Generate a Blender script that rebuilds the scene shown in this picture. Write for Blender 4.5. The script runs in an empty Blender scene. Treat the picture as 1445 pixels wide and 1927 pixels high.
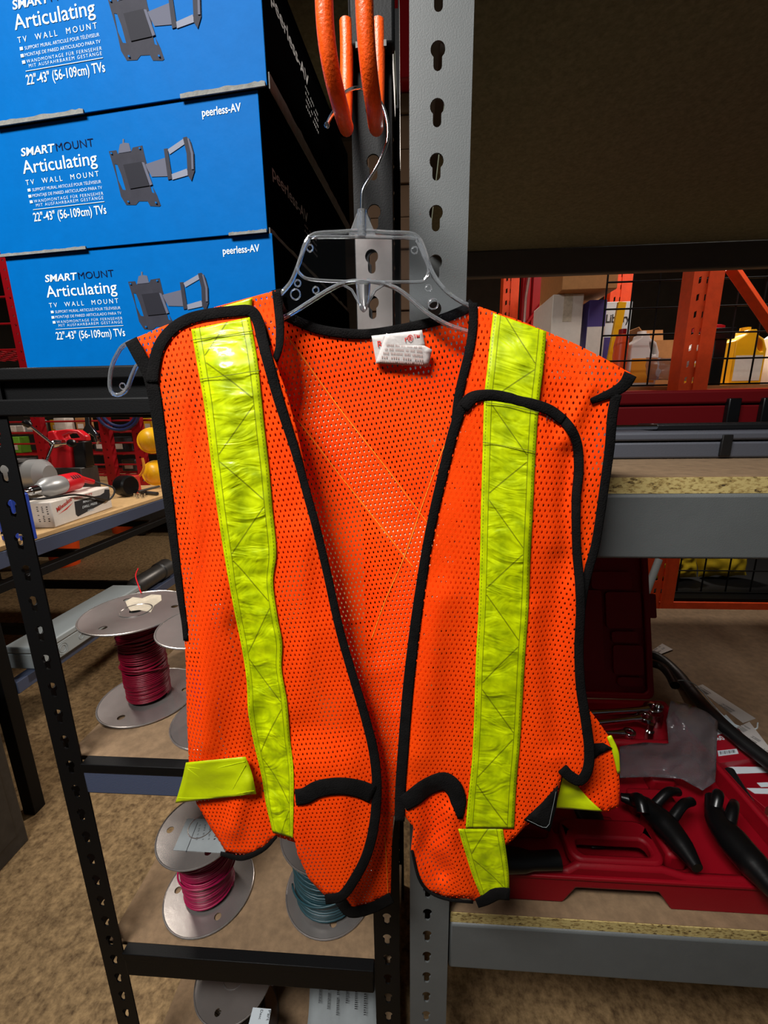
import bpy, bmesh, math, random
from mathutils import Vector, Matrix, noise
from mathutils.geometry import delaunay_2d_cdt

random.seed(7)
SC = bpy.context.scene
COL = SC.collection
R = math.radians
H = 1.4

# ------------------------------------------------------------------ camera
PITCH, YAW, ROLL, FPX = R(13.0), R(3.7), R(0.88), 765.0
F = Vector((-math.sin(YAW) * math.cos(PITCH), math.cos(YAW) * math.cos(PITCH), -math.sin(PITCH)))
R0 = Vector((math.cos(YAW), math.sin(YAW), 0))
U0 = R0.cross(F)
RV = R0 * math.cos(ROLL) - U0 * math.sin(ROLL)
UV_ = U0 * math.cos(ROLL) + R0 * math.sin(ROLL)
CAM = Vector((0, 0, H))
cd = bpy.data.cameras.new('camera')
cam = bpy.data.objects.new('camera', cd)
COL.objects.link(cam)
m3 = Matrix((RV, UV_, -F)).transposed()
cam.matrix_world = Matrix.Translation(CAM) @ m3.to_4x4()
cd.sensor_fit = 'VERTICAL'
cd.sensor_height = 24.0
cd.lens = FPX / 1927.0 * 24.0
cd.clip_start = 0.01
SC.camera = cam

# ------------------------------------------------------------------ light and exposure
SC.view_settings.view_transform = 'Standard'
SC.view_settings.look = 'None'
SC.view_settings.exposure = 0.0
SC.view_settings.gamma = 1.0
SC.view_settings.use_curve_mapping = False
w = bpy.data.worlds.new('world')
SC.world = w
w.use_nodes = True
w.node_tree.nodes['Background'].inputs[0].default_value = (0.9, 0.95, 1.0, 1)
w.node_tree.nodes['Background'].inputs[1].default_value = 0.045


def area(name, loc, target, sx, sy, power, col=(1, 1, 1), spread=180):
    ld = bpy.data.lights.new(name, 'AREA')
    ld.shape = 'RECTANGLE'
    ld.size, ld.size_y = sx, sy
    ld.energy = power
    ld.color = col
    ld.spread = R(spread)
    o = bpy.data.objects.new(name, ld)
    COL.objects.link(o)
    o.location = loc
    o.rotation_euler = (Vector(target) - Vector(loc)).to_track_quat('-Z', 'Y').to_euler()
    return o


area('aisle_lamp', (-0.68, -0.52, 2.70), (-0.33, 0.42, 1.58), 0.9, 0.3, 18, (1, .98, .95), 90)
area('workbench_lamp', (-1.9, 1.6, 3.4), (-1.7, 1.8, 0.8), 1.4, 0.3, 50, (1, .93, .84))
area('storage_lamp', (1.9, 1.9, 3.5), (1.9, 2.6, 1.2), 1.2, 0.3, 42, (1, .93, .85))
area('far_lamp', (1.5, 4.3, 3.6), (0.9, 1.2, 0.7), 0.3, 0.3, 150, (1, .9, .8))

# ------------------------------------------------------------------ helpers


def ray(u, v):
    return F + RV * ((u - 722.5) / FPX) - UV_ * ((v - 963.5) / FPX)


def at(u, v, Y=None, Z=None, X=None):
    d = ray(u, v)
    t = Y / d.y if Y is not None else ((Z - H) / d.z if Z is not None else X / d.x)
    return CAM + d * t


def s2l(c):
    return tuple((x / 255 / 12.92 if x / 255 <= .04045 else ((x / 255 + .055) / 1.055) ** 2.4) for x in c)


def sstep(a, b, x):
    t = max(0, min(1, (x - a) / (b - a)))
    return t * t * (3 - 2 * t)


def nz(x, y, z=0.0):
    return noise.noise(Vector((x, y, z)))


def mat(name, rgb, rough=.5, metal=0, bump=0, bscale=300, var=0, vscale=15, coat=0, trans=0, ior=1.45, spec=.5, stretch=(1, 1, 1), rgb2=None):
    m = bpy.data.materials.new(name)
    m.use_nodes = True
    nt = m.node_tree
    p = nt.nodes['Principled BSDF']
    c = (*s2l(rgb), 1)
    p.inputs['Base Color'].default_value = c
    p.inputs['Roughness'].default_value = rough
    p.inputs['Metallic'].default_value = metal
    p.inputs['Coat Weight'].default_value = coat
    p.inputs['Transmission Weight'].default_value = trans
    p.inputs['IOR'].default_value = ior
    p.inputs['Specular IOR Level'].default_value = spec
    if var or bump:
        tc = nt.nodes.new('ShaderNodeTexCoord')
        mp = nt.nodes.new('ShaderNodeMapping')
        mp.inputs['Scale'].default_value = stretch
        nt.links.new(tc.outputs['Object'], mp.inputs[0])
    if var:
        n = nt.nodes.new('ShaderNodeTexNoise')
        n.inputs['Scale'].default_value = vscale
        n.inputs['Detail'].default_value = 6
        n.inputs['Roughness'].default_value = .65
        nt.links.new(mp.outputs[0], n.inputs['Vector'])
        r = nt.nodes.new('ShaderNodeValToRGB')
        c2 = s2l(rgb2) if rgb2 else tuple(x * (1 - var) for x in c[:3])
        c3 = c[:3] if rgb2 else tuple(min(1, x * (1 + var)) for x in c[:3])
        r.color_ramp.elements[0].position = .3
        r.color_ramp.elements[1].position = .7
        r.color_ramp.elements[0].color = (*c2, 1)
        r.color_ramp.elements[1].color = (*c3, 1)
        nt.links.new(n.outputs['Fac'], r.inputs[0])
        nt.links.new(r.outputs[0], p.inputs['Base Color'])
    if bump:
        n2 = nt.nodes.new('ShaderNodeTexNoise')
        n2.inputs['Scale'].default_value = bscale
        n2.inputs['Detail'].default_value = 3
        nt.links.new(mp.outputs[0], n2.inputs['Vector'])
        b = nt.nodes.new('ShaderNodeBump')
        b.inputs['Strength'].default_value = bump
        b.inputs['Distance'].default_value = .002
        nt.links.new(n2.outputs['Fac'], b.inputs['Height'])
        nt.links.new(b.outputs[0], p.inputs['Normal'])
    return m


class MB:
    def __init__(self):
        self.v, self.f, self.uv = [], [], None

    def add(self, vs, fs):
        o = len(self.v)
        self.v += [Vector(p) for p in vs]
        self.f += [tuple(i + o for i in f) for f in fs]
        return self

    def box(self, a, b, M=None):
        vs = [Vector((x, y, z)) for z in (a[2], b[2]) for y in (a[1], b[1]) for x in (a[0], b[0])]
        if M is not None:
            vs = [M @ p for p in vs]
        return self.add(vs, [(0, 2, 3, 1), (4, 5, 7, 6), (0, 1, 5, 4), (2, 6, 7, 3), (0, 4, 6, 2), (1, 3, 7, 5)])

    def tube(self, pts, r, n=8, closed=False):
        pts = [Vector(p) for p in pts]
        N = len(pts)
        rs = r if isinstance(r, (list, tuple)) else [r] * N
        up = None
        vs = []
        for i, p in enumerate(pts):
            a = pts[(i - 1) % N] if (closed or i > 0) else p
            b = pts[(i + 1) % N] if (closed or i < N - 1) else p
            t = (b - a).normalized()
            if up is None:
                up = t.orthogonal().normalized()
            else:
                up = up - t * up.dot(t)
                up = up.normalized() if up.length > 1e-6 else t.orthogonal().normalized()
            q = t.cross(up)
            for k in range(n):
                an = 2 * math.pi * k / n
                vs.append(p + (up * math.cos(an) + q * math.sin(an)) * rs[i])
        fs = []
        for i in range(N if closed else N - 1):
            j = (i + 1) % N
            for k in range(n):
                k2 = (k + 1) % n
                fs.append((i * n + k, i * n + k2, j * n + k2, j * n + k))
        if not closed:
            fs.append(tuple(range(n))[::-1])
            fs.append(tuple((N - 1) * n + k for k in range(n)))
        return self.add(vs, fs)

    def bar(self, a, b, r, n=10):
        return self.tube([a, b], r, n)

    def lathe(self, prof, M=None, n=32, caps=True):
        vs, fs = [], []
        for (r, z) in prof:
            for k in range(n):
                an = 2 * math.pi * k / n
                p = Vector((r * math.cos(an), r * math.sin(an), z))
                vs.append(M @ p if M is not None else p)
        for i in range(len(prof) - 1):
            for k in range(n):
                k2 = (k + 1) % n
                fs.append((i * n + k, i * n + k2, (i + 1) * n + k2, (i + 1) * n + k))
        if caps:
            if prof[0][0] > 1e-5:
                fs.append(tuple(range(n))[::-1])
            if prof[-1][0] > 1e-5:
                fs.append(tuple((len(prof) - 1) * n + k for k in range(n)))
        return self.add(vs, fs)

    def prism(self, poly, z0, z1, M=None, holes=()):
        loops = [list(poly)] + [list(h) for h in holes]
        pts, eds = [], []
        for lp in loops:
            o = len(pts)
            pts += [Vector(p[:2]) for p in lp]
            eds += [(o + i, o + (i + 1) % len(lp)) for i in range(len(lp))]
        vo, eo, fo, *_ = delaunay_2d_cdt(pts, eds, [], 1, 1e-7)
        keep = []
        for f in fo:
            c = sum((vo[i] for i in f), Vector((0, 0))) / len(f)
            if inside(c, loops[0]) and not any(inside(c, h) for h in loops[1:]):
                keep.append(f)
        n = len(vo)
        T = (lambda p: M @ p) if M is not None else (lambda p: p)
        vs = [T(Vector((p[0], p[1], z0))) for p in vo] + [T(Vector((p[0], p[1], z1))) for p in vo]
        fs = [tuple(f)[::-1] for f in keep] + [tuple(i + n for i in f) for f in keep]
        cnt = {}
        for f in keep:
            for i in range(len(f)):
                e = (f[i], f[(i + 1) % len(f)])
                cnt[e] = 1
        for (a, b) in cnt:
            if (b, a) not in cnt:
                fs.append((a, b, b + n, a + n))
        return self.add(vs, fs)

    def build(self, name, m, parent=None, local=False, smooth=True, bevel=0, angle=40, recalc=True):
        vs = self.v
        me = bpy.data.meshes.new(name)
        o = bpy.data.objects.new(name, me)
        if parent is not None:
            if not local:
                off = wloc(parent)
                vs = [p - off for p in vs]
            o.parent = parent
        else:
            xs = [p.x for p in vs]; ys = [p.y for p in vs]; zs = [p.z for p in vs]
            off = Vector(((min(xs) + max(xs)) / 2, (min(ys) + max(ys)) / 2, min(zs)))
            vs = [p - off for p in vs]
            o.location = off
        me.from_pydata([tuple(p) for p in vs], [], self.f)
        if recalc:
            bm = bmesh.new()
            bm.from_mesh(me)
            bmesh.ops.recalc_face_normals(bm, faces=bm.faces)
            bm.to_mesh(me)
            bm.free()
        if self.uv:
            ul = me.uv_layers.new(name='UVMap')
            for lp in me.loops:
                ul.data[lp.index].uv = self.uv[lp.vertex_index]
        me.materials.append(m)
        if smooth:
            me.shade_smooth()
            me.set_sharp_from_angle(angle=R(angle))
        COL.objects.link(o)
        if bevel:
            b = o.modifiers.new('bevel', 'BEVEL')
            b.width = bevel
            b.segments = 2
            b.limit_method = 'ANGLE'
            b.angle_limit = R(40)
        return o


def wloc(o):
    p = Vector((0, 0, 0))
    while o is not None:
        p = p + o.location
        o = o.parent
    return p


def inside(p, poly):
    x, y = p[0], p[1]
    r = False
    j = len(poly) - 1
    for i in range(len(poly)):
        xi, yi = poly[i][0], poly[i][1]
        xj, yj = poly[j][0], poly[j][1]
        if (yi > y) != (yj > y) and x < (xj - xi) * (y - yi) / (yj - yi) + xi:
            r = not r
        j = i
    return r


def tag(o, label, cat, group=None, kind=None):
    o['label'] = label
    o['category'] = cat
    if group:
        o['group'] = group
    if kind:
        o['kind'] = kind
    return o


def thing(name, label, cat, loc, rotz=0, group=None):
    o = bpy.data.objects.new(name, None)
    o.empty_display_size = .05
    COL.objects.link(o)
    o.location = loc
    o.rotation_euler = (0, 0, rotz)
    return tag(o, label, cat, group)


def smooth_path(pts, step=6.0, closed=False):
    P = [Vector(p) for p in pts]
    n = len(P)
    out = []
    for i in range(n if closed else n - 1):
        p1, p2 = P[i], P[(i + 1) % n]
        p0 = P[i - 1] if (i > 0 or closed) else p1 * 2 - p2
        p3 = P[(i + 2) % n] if (i + 2 < n or closed) else p2 * 2 - p1
        k = max(1, int((p2 - p1).length / step))
        for a in range(k):
            t = a / k
            out.append(.5 * ((2 * p1) + (p2 - p0) * t + (2 * p0 - 5 * p1 + 4 * p2 - p3) * t * t + (3 * p1 - p0 - 3 * p2 + p3) * t ** 3))
    if not closed:
        out.append(P[-1])
    return out


def lin_path(pts, step, closed=True):
    P = [Vector(p) for p in pts]
    out = []
    n = len(P)
    for i in range(n if closed else n - 1):
        a, b = P[i], P[(i + 1) % n]
        k = max(1, round((b - a).length / step))
        out += [a + (b - a) * (j / k) for j in range(k)]
    if not closed:
        out.append(P[-1])
    return out


def circle(cx, cy, r, n=20):
    return [(cx + r * math.cos(2 * math.pi * i / n), cy + r * math.sin(2 * math.pi * i / n)) for i in range(n)]


def rrect(x0, y0, x1, y1, r, n=5):
    out = []
    for (cx, cy, a0) in ((x1 - r, y1 - r, 0), (x0 + r, y1 - r, 90), (x0 + r, y0 + r, 180), (x1 - r, y0 + r, 270)):
        for k in range(n + 1):
            a = R(a0 + 90 * k / n)
            out.append((cx + r * math.cos(a), cy + r * math.sin(a)))
    return out


def keyhole(cx, cz, r, sw, ln):
    out = []
    a0 = math.asin(sw / r)
    n = 14
    for i in range(n + 1):
        a = -math.pi / 2 + a0 + (2 * math.pi - 2 * a0) * i / n
        out.append((cx + r * math.cos(a), cz + r * math.sin(a)))
    for i in range(7):
        a = math.pi + math.pi * i / 6
        out.append((cx + sw * math.cos(a), cz - ln + sw * math.sin(a)))
    return out


def MXZ(y0, x0=0, z0=0):      # local x -> X, local y -> Z, local z -> -Y
    return Matrix(((1, 0, 0, x0), (0, 0, -1, y0), (0, 1, 0, z0), (0, 0, 0, 1)))


def frame(o, ex, ey):         # plane matrix: local x along ex, local y along ey, z = ex x ey
    ex = Vector(ex).normalized()
    ey = Vector(ey)
    ey = (ey - ex * ey.dot(ex)).normalized()
    ez = ex.cross(ey)
    M = Matrix((ex, ey, ez)).transposed().to_4x4()
    M.translation = Vector(o)
    return M


def axis(a, b):               # matrix with origin a and local z towards b
    a, b = Vector(a), Vector(b)
    z = (b - a).normalized()
    x = z.orthogonal().normalized()
    M = Matrix((x, z.cross(x), z)).transposed().to_4x4()
    M.translation = a
    return M


def text(name, s, M, m, parent, cap, width=None, bold=0, space=1.0, shear=0, local=False, align='L'):
    cu = bpy.data.curves.new('lettering_curve', 'FONT')
    cu.body = s
    cu.offset = bold
    cu.space_character = space
    cu.shear = shear
    cu.resolution_u = 3
    t = bpy.data.objects.new('lettering_curve', cu)
    COL.objects.link(t)
    dg = bpy.context.evaluated_depsgraph_get()
    dg.update()
    me = bpy.data.meshes.new_from_object(t.evaluated_get(dg))
    bpy.data.objects.remove(t)
    bpy.data.curves.remove(cu)
    xs = [v.co.x for v in me.vertices] or [0, 1]
    k = cap / .7
    wd = max(xs) - min(xs)
    kx = width / wd if width else k
    mb = MB()
    mb.add([M @ Vector(((v.co.x - min(xs)) * kx, v.co.y * k, 0)) for v in me.vertices], [tuple(p.vertices) for p in me.polygons])
    bpy.data.meshes.remove(me)
    return mb.build(name, m, parent, local=local, smooth=False, recalc=False)


# ------------------------------------------------------------------ materials
M = {}
M['grey_paint'] = mat('grey_paint', (86, 89, 89), .5, bump=.12, bscale=700, var=.05, vscale=30)
M['black_paint'] = mat('black_paint', (7, 7, 8), .55, bump=.1, bscale=600, spec=.22)
M['blue_black_paint'] = mat('blue_black_paint', (66, 75, 98), .45, bump=.2, bscale=600)
M['hardboard'] = mat('hardboard', (128, 104, 78), .85, bump=.15, bscale=500, var=.22, vscale=60)
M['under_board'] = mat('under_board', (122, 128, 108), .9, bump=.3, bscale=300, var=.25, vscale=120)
M['concrete'] = mat('concrete', (168, 138, 96), .8, bump=.5, bscale=90, var=.4, vscale=55, rgb2=(84, 62, 36), stretch=(1, 1, 1))
M['wall'] = mat('wall_paint', (70, 64, 56), .9, var=.15, vscale=4)
M['ceiling'] = mat('ceiling_paint', (60, 60, 60), .9)
M['galv'] = mat('galvanised', (168, 161, 157), .26, .75, bump=.08, bscale=60, var=.12, vscale=18)
M['bright_steel'] = mat('bright_steel', (225, 225, 225), .15, 1)
M['chrome'] = mat('chrome', (210, 212, 215), .12, 1)
M['black_rubber'] = mat('black_rubber', (16, 16, 17), .45, bump=.2, bscale=300)
M['black_tool'] = mat('black_tool', (9, 9, 10), .32, bump=.05, bscale=200)
M['orange_rubber'] = mat('orange_rubber', (246, 88, 14), .38, bump=.25, bscale=500, var=.06, vscale=200)
M['clear'] = mat('clear_plastic', (250, 252, 255), .04, trans=1, ior=1.36)
M['clear_rim'] = mat('clear_plastic_rim', (240, 244, 248), .07, trans=.9, ior=1.5, coat=1, spec=.8)
M['box_blue'] = mat('box_blue', (0, 88, 156), .5, bump=.12, bscale=70, var=.05, vscale=40, spec=.03)
M['box_black'] = mat('box_black', (7, 7, 8), .95, bump=.1, bscale=60, spec=0)
M['raw_card'] = mat('raw_card', (116, 116, 112), .9, bump=.4, bscale=250, var=.2, vscale=90)
M['print_white'] = mat('print_white', (205, 214, 220), .6, spec=.1)
M['print_navy'] = mat('print_navy', (8, 14, 44), .6, spec=.05)
M['print_grey'] = mat('print_grey', (170, 170, 172), .6, spec=.1)
M['mount_dark'] = mat('mount_dark', (46, 46, 54), .6, var=.12, vscale=80, spec=.08)
M['mount_panel'] = mat('mount_panel', (34, 34, 41), .6, spec=.08)
M['mount_mid'] = mat('mount_mid', (84, 86, 100), .6, spec=.08)
M['mount_light'] = mat('mount_light', (118, 122, 136), .6, spec=.08)
M['black_cloth'] = mat('black_cloth', (17, 16, 16), .95, bump=.6, bscale=700, spec=.1, var=.35, vscale=60)
M['white_tag'] = mat('white_tag', (196, 190, 186), .7, bump=.2, bscale=200)
M['tag_red'] = mat('tag_red', (196, 40, 28), .6)
M['tag_grey'] = mat('tag_grey', (170, 140, 132), .7)
M['olive_thread'] = mat('olive_thread', (104, 108, 20), .8)
M['thread'] = mat('thread', (240, 150, 30), .7)
M['pink_wire'] = mat('pink_wire', (150, 14, 66), .36)
M['crimson_wire'] = mat('crimson_wire', (134, 6, 42), .36)
M['teal_wire'] = mat('teal_wire', (34, 66, 74), .4)
M['label_grey'] = mat('label_grey', (140, 146, 148), .7, var=.06, vscale=50)
M['label_tan'] = mat('label_tan', (190, 178, 158), .8, var=.2, vscale=60)
M['ink'] = mat('ink', (30, 30, 34), .7)
M['case_red'] = mat('case_red', (132, 3, 20), .5, bump=.1, bscale=500, spec=.3)
M['rack_red'] = mat('rack_red', (140, 6, 18), .45, spec=.3)
M['rack_orange'] = mat('rack_orange', (222, 72, 26), .45, bump=.15, bscale=200, var=.12, vscale=25)
M['wood_top'] = mat('wood_top', (198, 162, 112), .6, var=.15, vscale=25, stretch=(6, 1, 6))
M['stack_brown'] = mat('stack_brown', (92, 68, 48), .85)
M['toolbox_red'] = mat('toolbox_red', (88, 4, 9), .5, spec=.3)
M['cardboard'] = mat('cardboard', (172, 120, 70), .85, var=.1, vscale=40)
M['white_card'] = mat('white_card', (214, 206, 196), .8, var=.05, vscale=40)
M['purple'] = mat('purple_card', (66, 52, 120), .6)
M['yellow'] = mat('yellow_plastic', (238, 178, 20), .35)
M['tool_red'] = mat('tool_red', (206, 22, 34), .35)
M['tool_grey'] = mat('tool_grey', (160, 160, 160), .35, .4)
M['dark_metal'] = mat('dark_metal', (70, 68, 66), .4, .5, var=.2, vscale=30)
M['green'] = mat('green_pack', (110, 170, 50), .6)
M['blue'] = mat('blue_plastic', (40, 70, 170), .4)
M['pvc'] = mat('grey_pvc', (150, 158, 160), .45, bump=.05, bscale=100)
M['jug_white'] = mat('jug_white', (236, 232, 226), .4)
M['film'] = mat('plastic_film', (190, 180, 186), .14, trans=.88, ior=1.2, bump=.8, bscale=35)
M['orange_plastic'] = mat('orange_plastic', (232, 80, 24), .4)
M['grey_plastic'] = mat('grey_plastic', (74, 76, 84), .55, bump=.15, bscale=400)


def chip_mat():
    m = bpy.data.materials.new('particle_board')
    m.use_nodes = True
    nt = m.node_tree
    p = nt.nodes['Principled BSDF']
    p.inputs['Roughness'].default_value = .85
    tc = nt.nodes.new('ShaderNodeTexCoord')
    mp = nt.nodes.new('ShaderNodeMapping')
    mp.inputs['Scale'].default_value = (1, 2.2, 2.2)
    nt.links.new(tc.outputs['Object'], mp.inputs[0])
    vo = nt.nodes.new('ShaderNodeTexVoronoi')
    vo.inputs['Scale'].default_value = 170
    n = nt.nodes.new('ShaderNodeTexNoise')
    n.inputs['Scale'].default_value = 230
    n.inputs['Detail'].default_value = 4
    nt.links.new(mp.outputs[0], vo.inputs['Vector'])
    nt.links.new(mp.outputs[0], n.inputs['Vector'])
    mx = nt.nodes.new('ShaderNodeMath')
    mx.operation = 'MULTIPLY_ADD'
    mx.inputs[1].default_value = .45
    nt.links.new(vo.outputs['Color'], mx.inputs[0])
    nt.links.new(n.outputs['Fac'], mx.inputs[2])
    r = nt.nodes.new('ShaderNodeValToRGB')
    e = r.color_ramp.elements
    e[0].position, e[0].color = .42, (*s2l((58, 42, 18)), 1)
    e[1].position, e[1].color = .78, (*s2l((186, 166, 106)), 1)
    el = e.new(.56)
    el.color = (*s2l((148, 124, 70)), 1)
    nt.links.new(mx.outputs[0], r.inputs[0])
    nt.links.new(r.outputs[0], p.inputs['Base Color'])
    return m


M['chip'] = chip_mat()


def mesh_cloth(name, rgb):
    """knitted mesh: staggered rows of little upright oval holes, 4.5 mm by 4 mm"""
    m = bpy.data.materials.new(name)
    m.use_nodes = True
    nt = m.node_tree
    N, L = nt.nodes, nt.links
    p = N['Principled BSDF']
    out = N['Material Output']
    p.inputs['Roughness'].default_value = .75
    p.inputs['Specular IOR Level'].default_value = .08
    uv = N.new('ShaderNodeUVMap')
    sep = N.new('ShaderNodeSeparateXYZ')
    L.new(uv.outputs[0], sep.inputs[0])

    def mth(op, a, b=None, c=None):
        q = N.new('ShaderNodeMath')
        q.operation = op
        for i, x in enumerate((a, b, c)):
            if x is None:
                continue
            if isinstance(x, (int, float)):
                q.inputs[i].default_value = x
            else:
                L.new(x, q.inputs[i])
        return q.outputs[0]
    PX, PY = .0050, .0053
    x = mth('DIVIDE', sep.outputs[0], PX)
    y = mth('DIVIDE', sep.outputs[1], PY)
    row = mth('FLOOR', y)
    par = mth('MULTIPLY', mth('FLOORED_MODULO', row, 2), .5)
    fx = mth('SUBTRACT', mth('FRACT', mth('ADD', x, par)), .5)
    fy = mth('SUBTRACT', mth('FRACT', y), .5)
    dx = mth('MULTIPLY', fx, PX / .00082)
    dy = mth('MULTIPLY', fy, PY / .00145)
    d = mth('ADD', mth('MULTIPLY', dx, dx), mth('MULTIPLY', dy, dy))
    hole = mth('LESS_THAN', d, 1.0)
    n = N.new('ShaderNodeTexNoise')
    n.inputs['Scale'].default_value = 9
    n.inputs['Detail'].default_value = 4
    L.new(uv.outputs[0], n.inputs['Vector'])
    r = N.new('ShaderNodeValToRGB')
    c = s2l(rgb)
    r.color_ramp.elements[0].position = .3
    r.color_ramp.elements[1].position = .7
    r.color_ramp.elements[0].color = (c[0] * .93, c[1] * .85, c[2], 1)
    r.color_ramp.elements[1].color = (c[0], c[1] * 1.1, c[2], 1)
    L.new(n.outputs['Fac'], r.inputs[0])
    L.new(r.outputs[0], p.inputs['Base Color'])
    n2 = N.new('ShaderNodeTexNoise')
    n2.inputs['Scale'].default_value = 1500
    L.new(uv.outputs[0], n2.inputs['Vector'])
    hh = mth('MULTIPLY_ADD', mth('MINIMUM', d, 3.0), .25, n2.outputs['Fac'])
    b = N.new('ShaderNodeBump')
    b.inputs['Strength'].default_value = .35
    b.inputs['Distance'].default_value = .0008
    L.new(hh, b.inputs['Height'])
    L.new(b.outputs[0], p.inputs['Normal'])
    tr = N.new('ShaderNodeBsdfTransparent')
    mx = N.new('ShaderNodeMixShader')
    L.new(hole, mx.inputs[0])
    L.new(p.outputs[0], mx.inputs[1])
    L.new(tr.outputs[0], mx.inputs[2])
    L.new(mx.outputs[0], out.inputs['Surface'])
    return m


M['vest'] = mesh_cloth('orange_mesh', (255, 70, 4))


def tape_mat(name):
    m = bpy.data.materials.new(name)
    m.use_nodes = True
    nt = m.node_tree
    N, L = nt.nodes, nt.links
    p = N['Principled BSDF']
    p.inputs['Roughness'].default_value = .42
    p.inputs['Coat Weight'].default_value = .2
    p.inputs['Coat Roughness'].default_value = .07
    p.inputs['Specular IOR Level'].default_value = .25
    uv = N.new('ShaderNodeUVMap')
    sep = N.new('ShaderNodeSeparateXYZ')
    L.new(uv.outputs[0], sep.inputs[0])

    def mth(op, a, b=None, c=None):
        q = N.new('ShaderNodeMath')
        q.operation = op
        for i, x in enumerate((a, b, c)):
            if x is None:
                continue
            if isinstance(x, (int, float)):
                q.inputs[i].default_value = x
            else:
                L.new(x, q.inputs[i])
        return q.outputs[0]
    s, t = sep.outputs[0], sep.outputs[1]
    # zigzag with a short gap at every turn
    pp = mth('PINGPONG', mth('MULTIPLY', t, 1.18), 1.0)
    zz = mth('DIVIDE', mth('SUBTRACT', pp, .07), .86)
    tri = mth('MULTIPLY_ADD', zz, .7, .15)
    dz = mth('ABSOLUTE', mth('SUBTRACT', s, tri))
    zig = mth('MULTIPLY', mth('LESS_THAN', dz, .016), mth('LESS_THAN', mth('ABSOLUTE', mth('SUBTRACT', pp, .5)), .43))
    e = mth('ABSOLUTE', mth('SUBTRACT', s, .5))
    border = mth('LESS_THAN', mth('ABSOLUTE', mth('SUBTRACT', e, .36)), .008)
    st = mth('MULTIPLY', mth('LESS_THAN', mth('ABSOLUTE', mth('SUBTRACT', e, .455)), .008),
             mth('LESS_THAN', mth('FRACT', mth('MULTIPLY', t, 16)), .6))
    ins = mth('LESS_THAN', e, .36)
    lines = mth('MAXIMUM', mth('MULTIPLY', zig, ins), mth('MAXIMUM', border, st))
    n = N.new('ShaderNodeTexNoise')
    n.inputs['Scale'].default_value = 3.5
    n.inputs['Detail'].default_value = 6
    L.new(uv.outputs[0], n.inputs['Vector'])
    r = N.new('ShaderNodeValToRGB')
    r.color_ramp.elements[0].position = .32
    r.color_ramp.elements[1].position = .62
    r.color_ramp.elements[0].color = (*s2l((146, 166, 0)), 1)
    r.color_ramp.elements[1].color = (*s2l((196, 214, 0)), 1)
    L.new(n.outputs['Fac'], r.inputs[0])
    mx = N.new('ShaderNodeMixRGB')
    L.new(mth('MULTIPLY', lines, .75), mx.inputs[0])
    L.new(r.outputs[0], mx.inputs[1])
    mx.inputs[2].default_value = (*s2l((96, 104, 6)), 1)
    L.new(mx.outputs[0], p.inputs['Base Color'])
    mp = N.new('ShaderNodeMapping')
    mp.inputs['Scale'].default_value = (1.4, 3.6, 1)
    L.new(uv.outputs[0], mp.inputs[0])
    n2 = N.new('ShaderNodeTexNoise')
    n2.inputs['Scale'].default_value = .75
    n2.inputs['Detail'].default_value = 2.5
    n2.inputs['Distortion'].default_value = 1.6
    L.new(mp.outputs[0], n2.inputs['Vector'])
    hgt = mth('SUBTRACT', mth('MULTIPLY', n2.outputs['Fac'], mth('MULTIPLY_ADD', ins, .9, .1)), mth('MULTIPLY', lines, .12))
    b = N.new('ShaderNodeBump')
    b.inputs['Strength'].default_value = .6
    b.inputs['Distance'].default_value = .006
    L.new(hgt, b.inputs['Height'])
    L.new(b.outputs[0], p.inputs['Normal'])
    L.new(b.outputs[0], p.inputs['Coat Normal'])
    return m


M['tape'] = tape_mat('lime_tape')
M['tape_back'] = mat('tape_backing', (240, 226, 196), .7)
M['lime_plain'] = mat('lime_plain', (180, 196, 2), .42, bump=.4, bscale=60, coat=.4, var=.06, vscale=40)

# ================================================================== setting


def struct(name, mb, m):
    o = mb.build(name, m)
    o['kind'] = 'structure'
    return o


struct('floor', MB().box((-6, -3, -.1), (6, 8, 0)), M['concrete'])
struct('wall_back', MB().box((-6, 8, 0), (6, 8.1, 4.2)), M['wall'])
struct('wall_left', MB().box((-6.1, -3, 0), (-6, 8, 4.2)), M['wall'])
struct('wall_right', MB().box((6, -3, 0), (6.1, 8, 4.2)), M['wall'])
struct('ceiling', MB().box((-6, -3, 4.2), (6, 8, 4.3)), M['ceiling'])

# ================================================================== racks


def post(root, name, x0, x1, yf, yb, side, z1, holes_x, z_first, pitch, hr, hs, hl, m, depth=.04):
    """angle post: a front flange with keyholes and a flange going back on one or both sides"""
    hs_ = []
    k = 0
    z = z_first
    while z > .06:
        z -= pitch
    holes_z0 = z + pitch
    while z < z1 - .03:
        if z > .06:
            hs_.append(keyhole(holes_x, z, hr, hs, hl))
        z += pitch
    mb = MB()
    sgn = 1 if yb > yf else -1
    Mx = MXZ(yf)
    th = .0022
    z0p, z1p = (-th, 0) if sgn > 0 else (0, th)
    mb.prism([(x0, 0), (x1, 0), (x1, z1), (x0, z1)], z0p, z1p, Mx, hs_)
    for s in side:
        xx = x0 if s < 0 else x1 - th
        ya, yb_ = sorted((yf + sgn * th, yf + sgn * depth))
        if m is M['black_paint']:
            My = Matrix(((0, 0, 1, xx), (1, 0, 0, 0), (0, 1, 0, 0), (0, 0, 0, 1)))
            yc = yf + sgn * .021
            side_h = []
            z = holes_z0
            while z < z1 - .03:
                side_h.append(keyhole(yc, z, hr, hs, hl))
                z += pitch
            mb.prism([(ya, 0), (yb_, 0), (yb_, z1), (ya, z1)], 0, th, My, side_h)
        else:
            mb.box((xx, ya, 0), (xx + th, yb_, z1))
    return mb.build(name, m, root, smooth=False)


def beam(root, name, a, b, m, bevel=.002):
    return MB().box(a, b).build(name, m, root, bevel=bevel)


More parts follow.
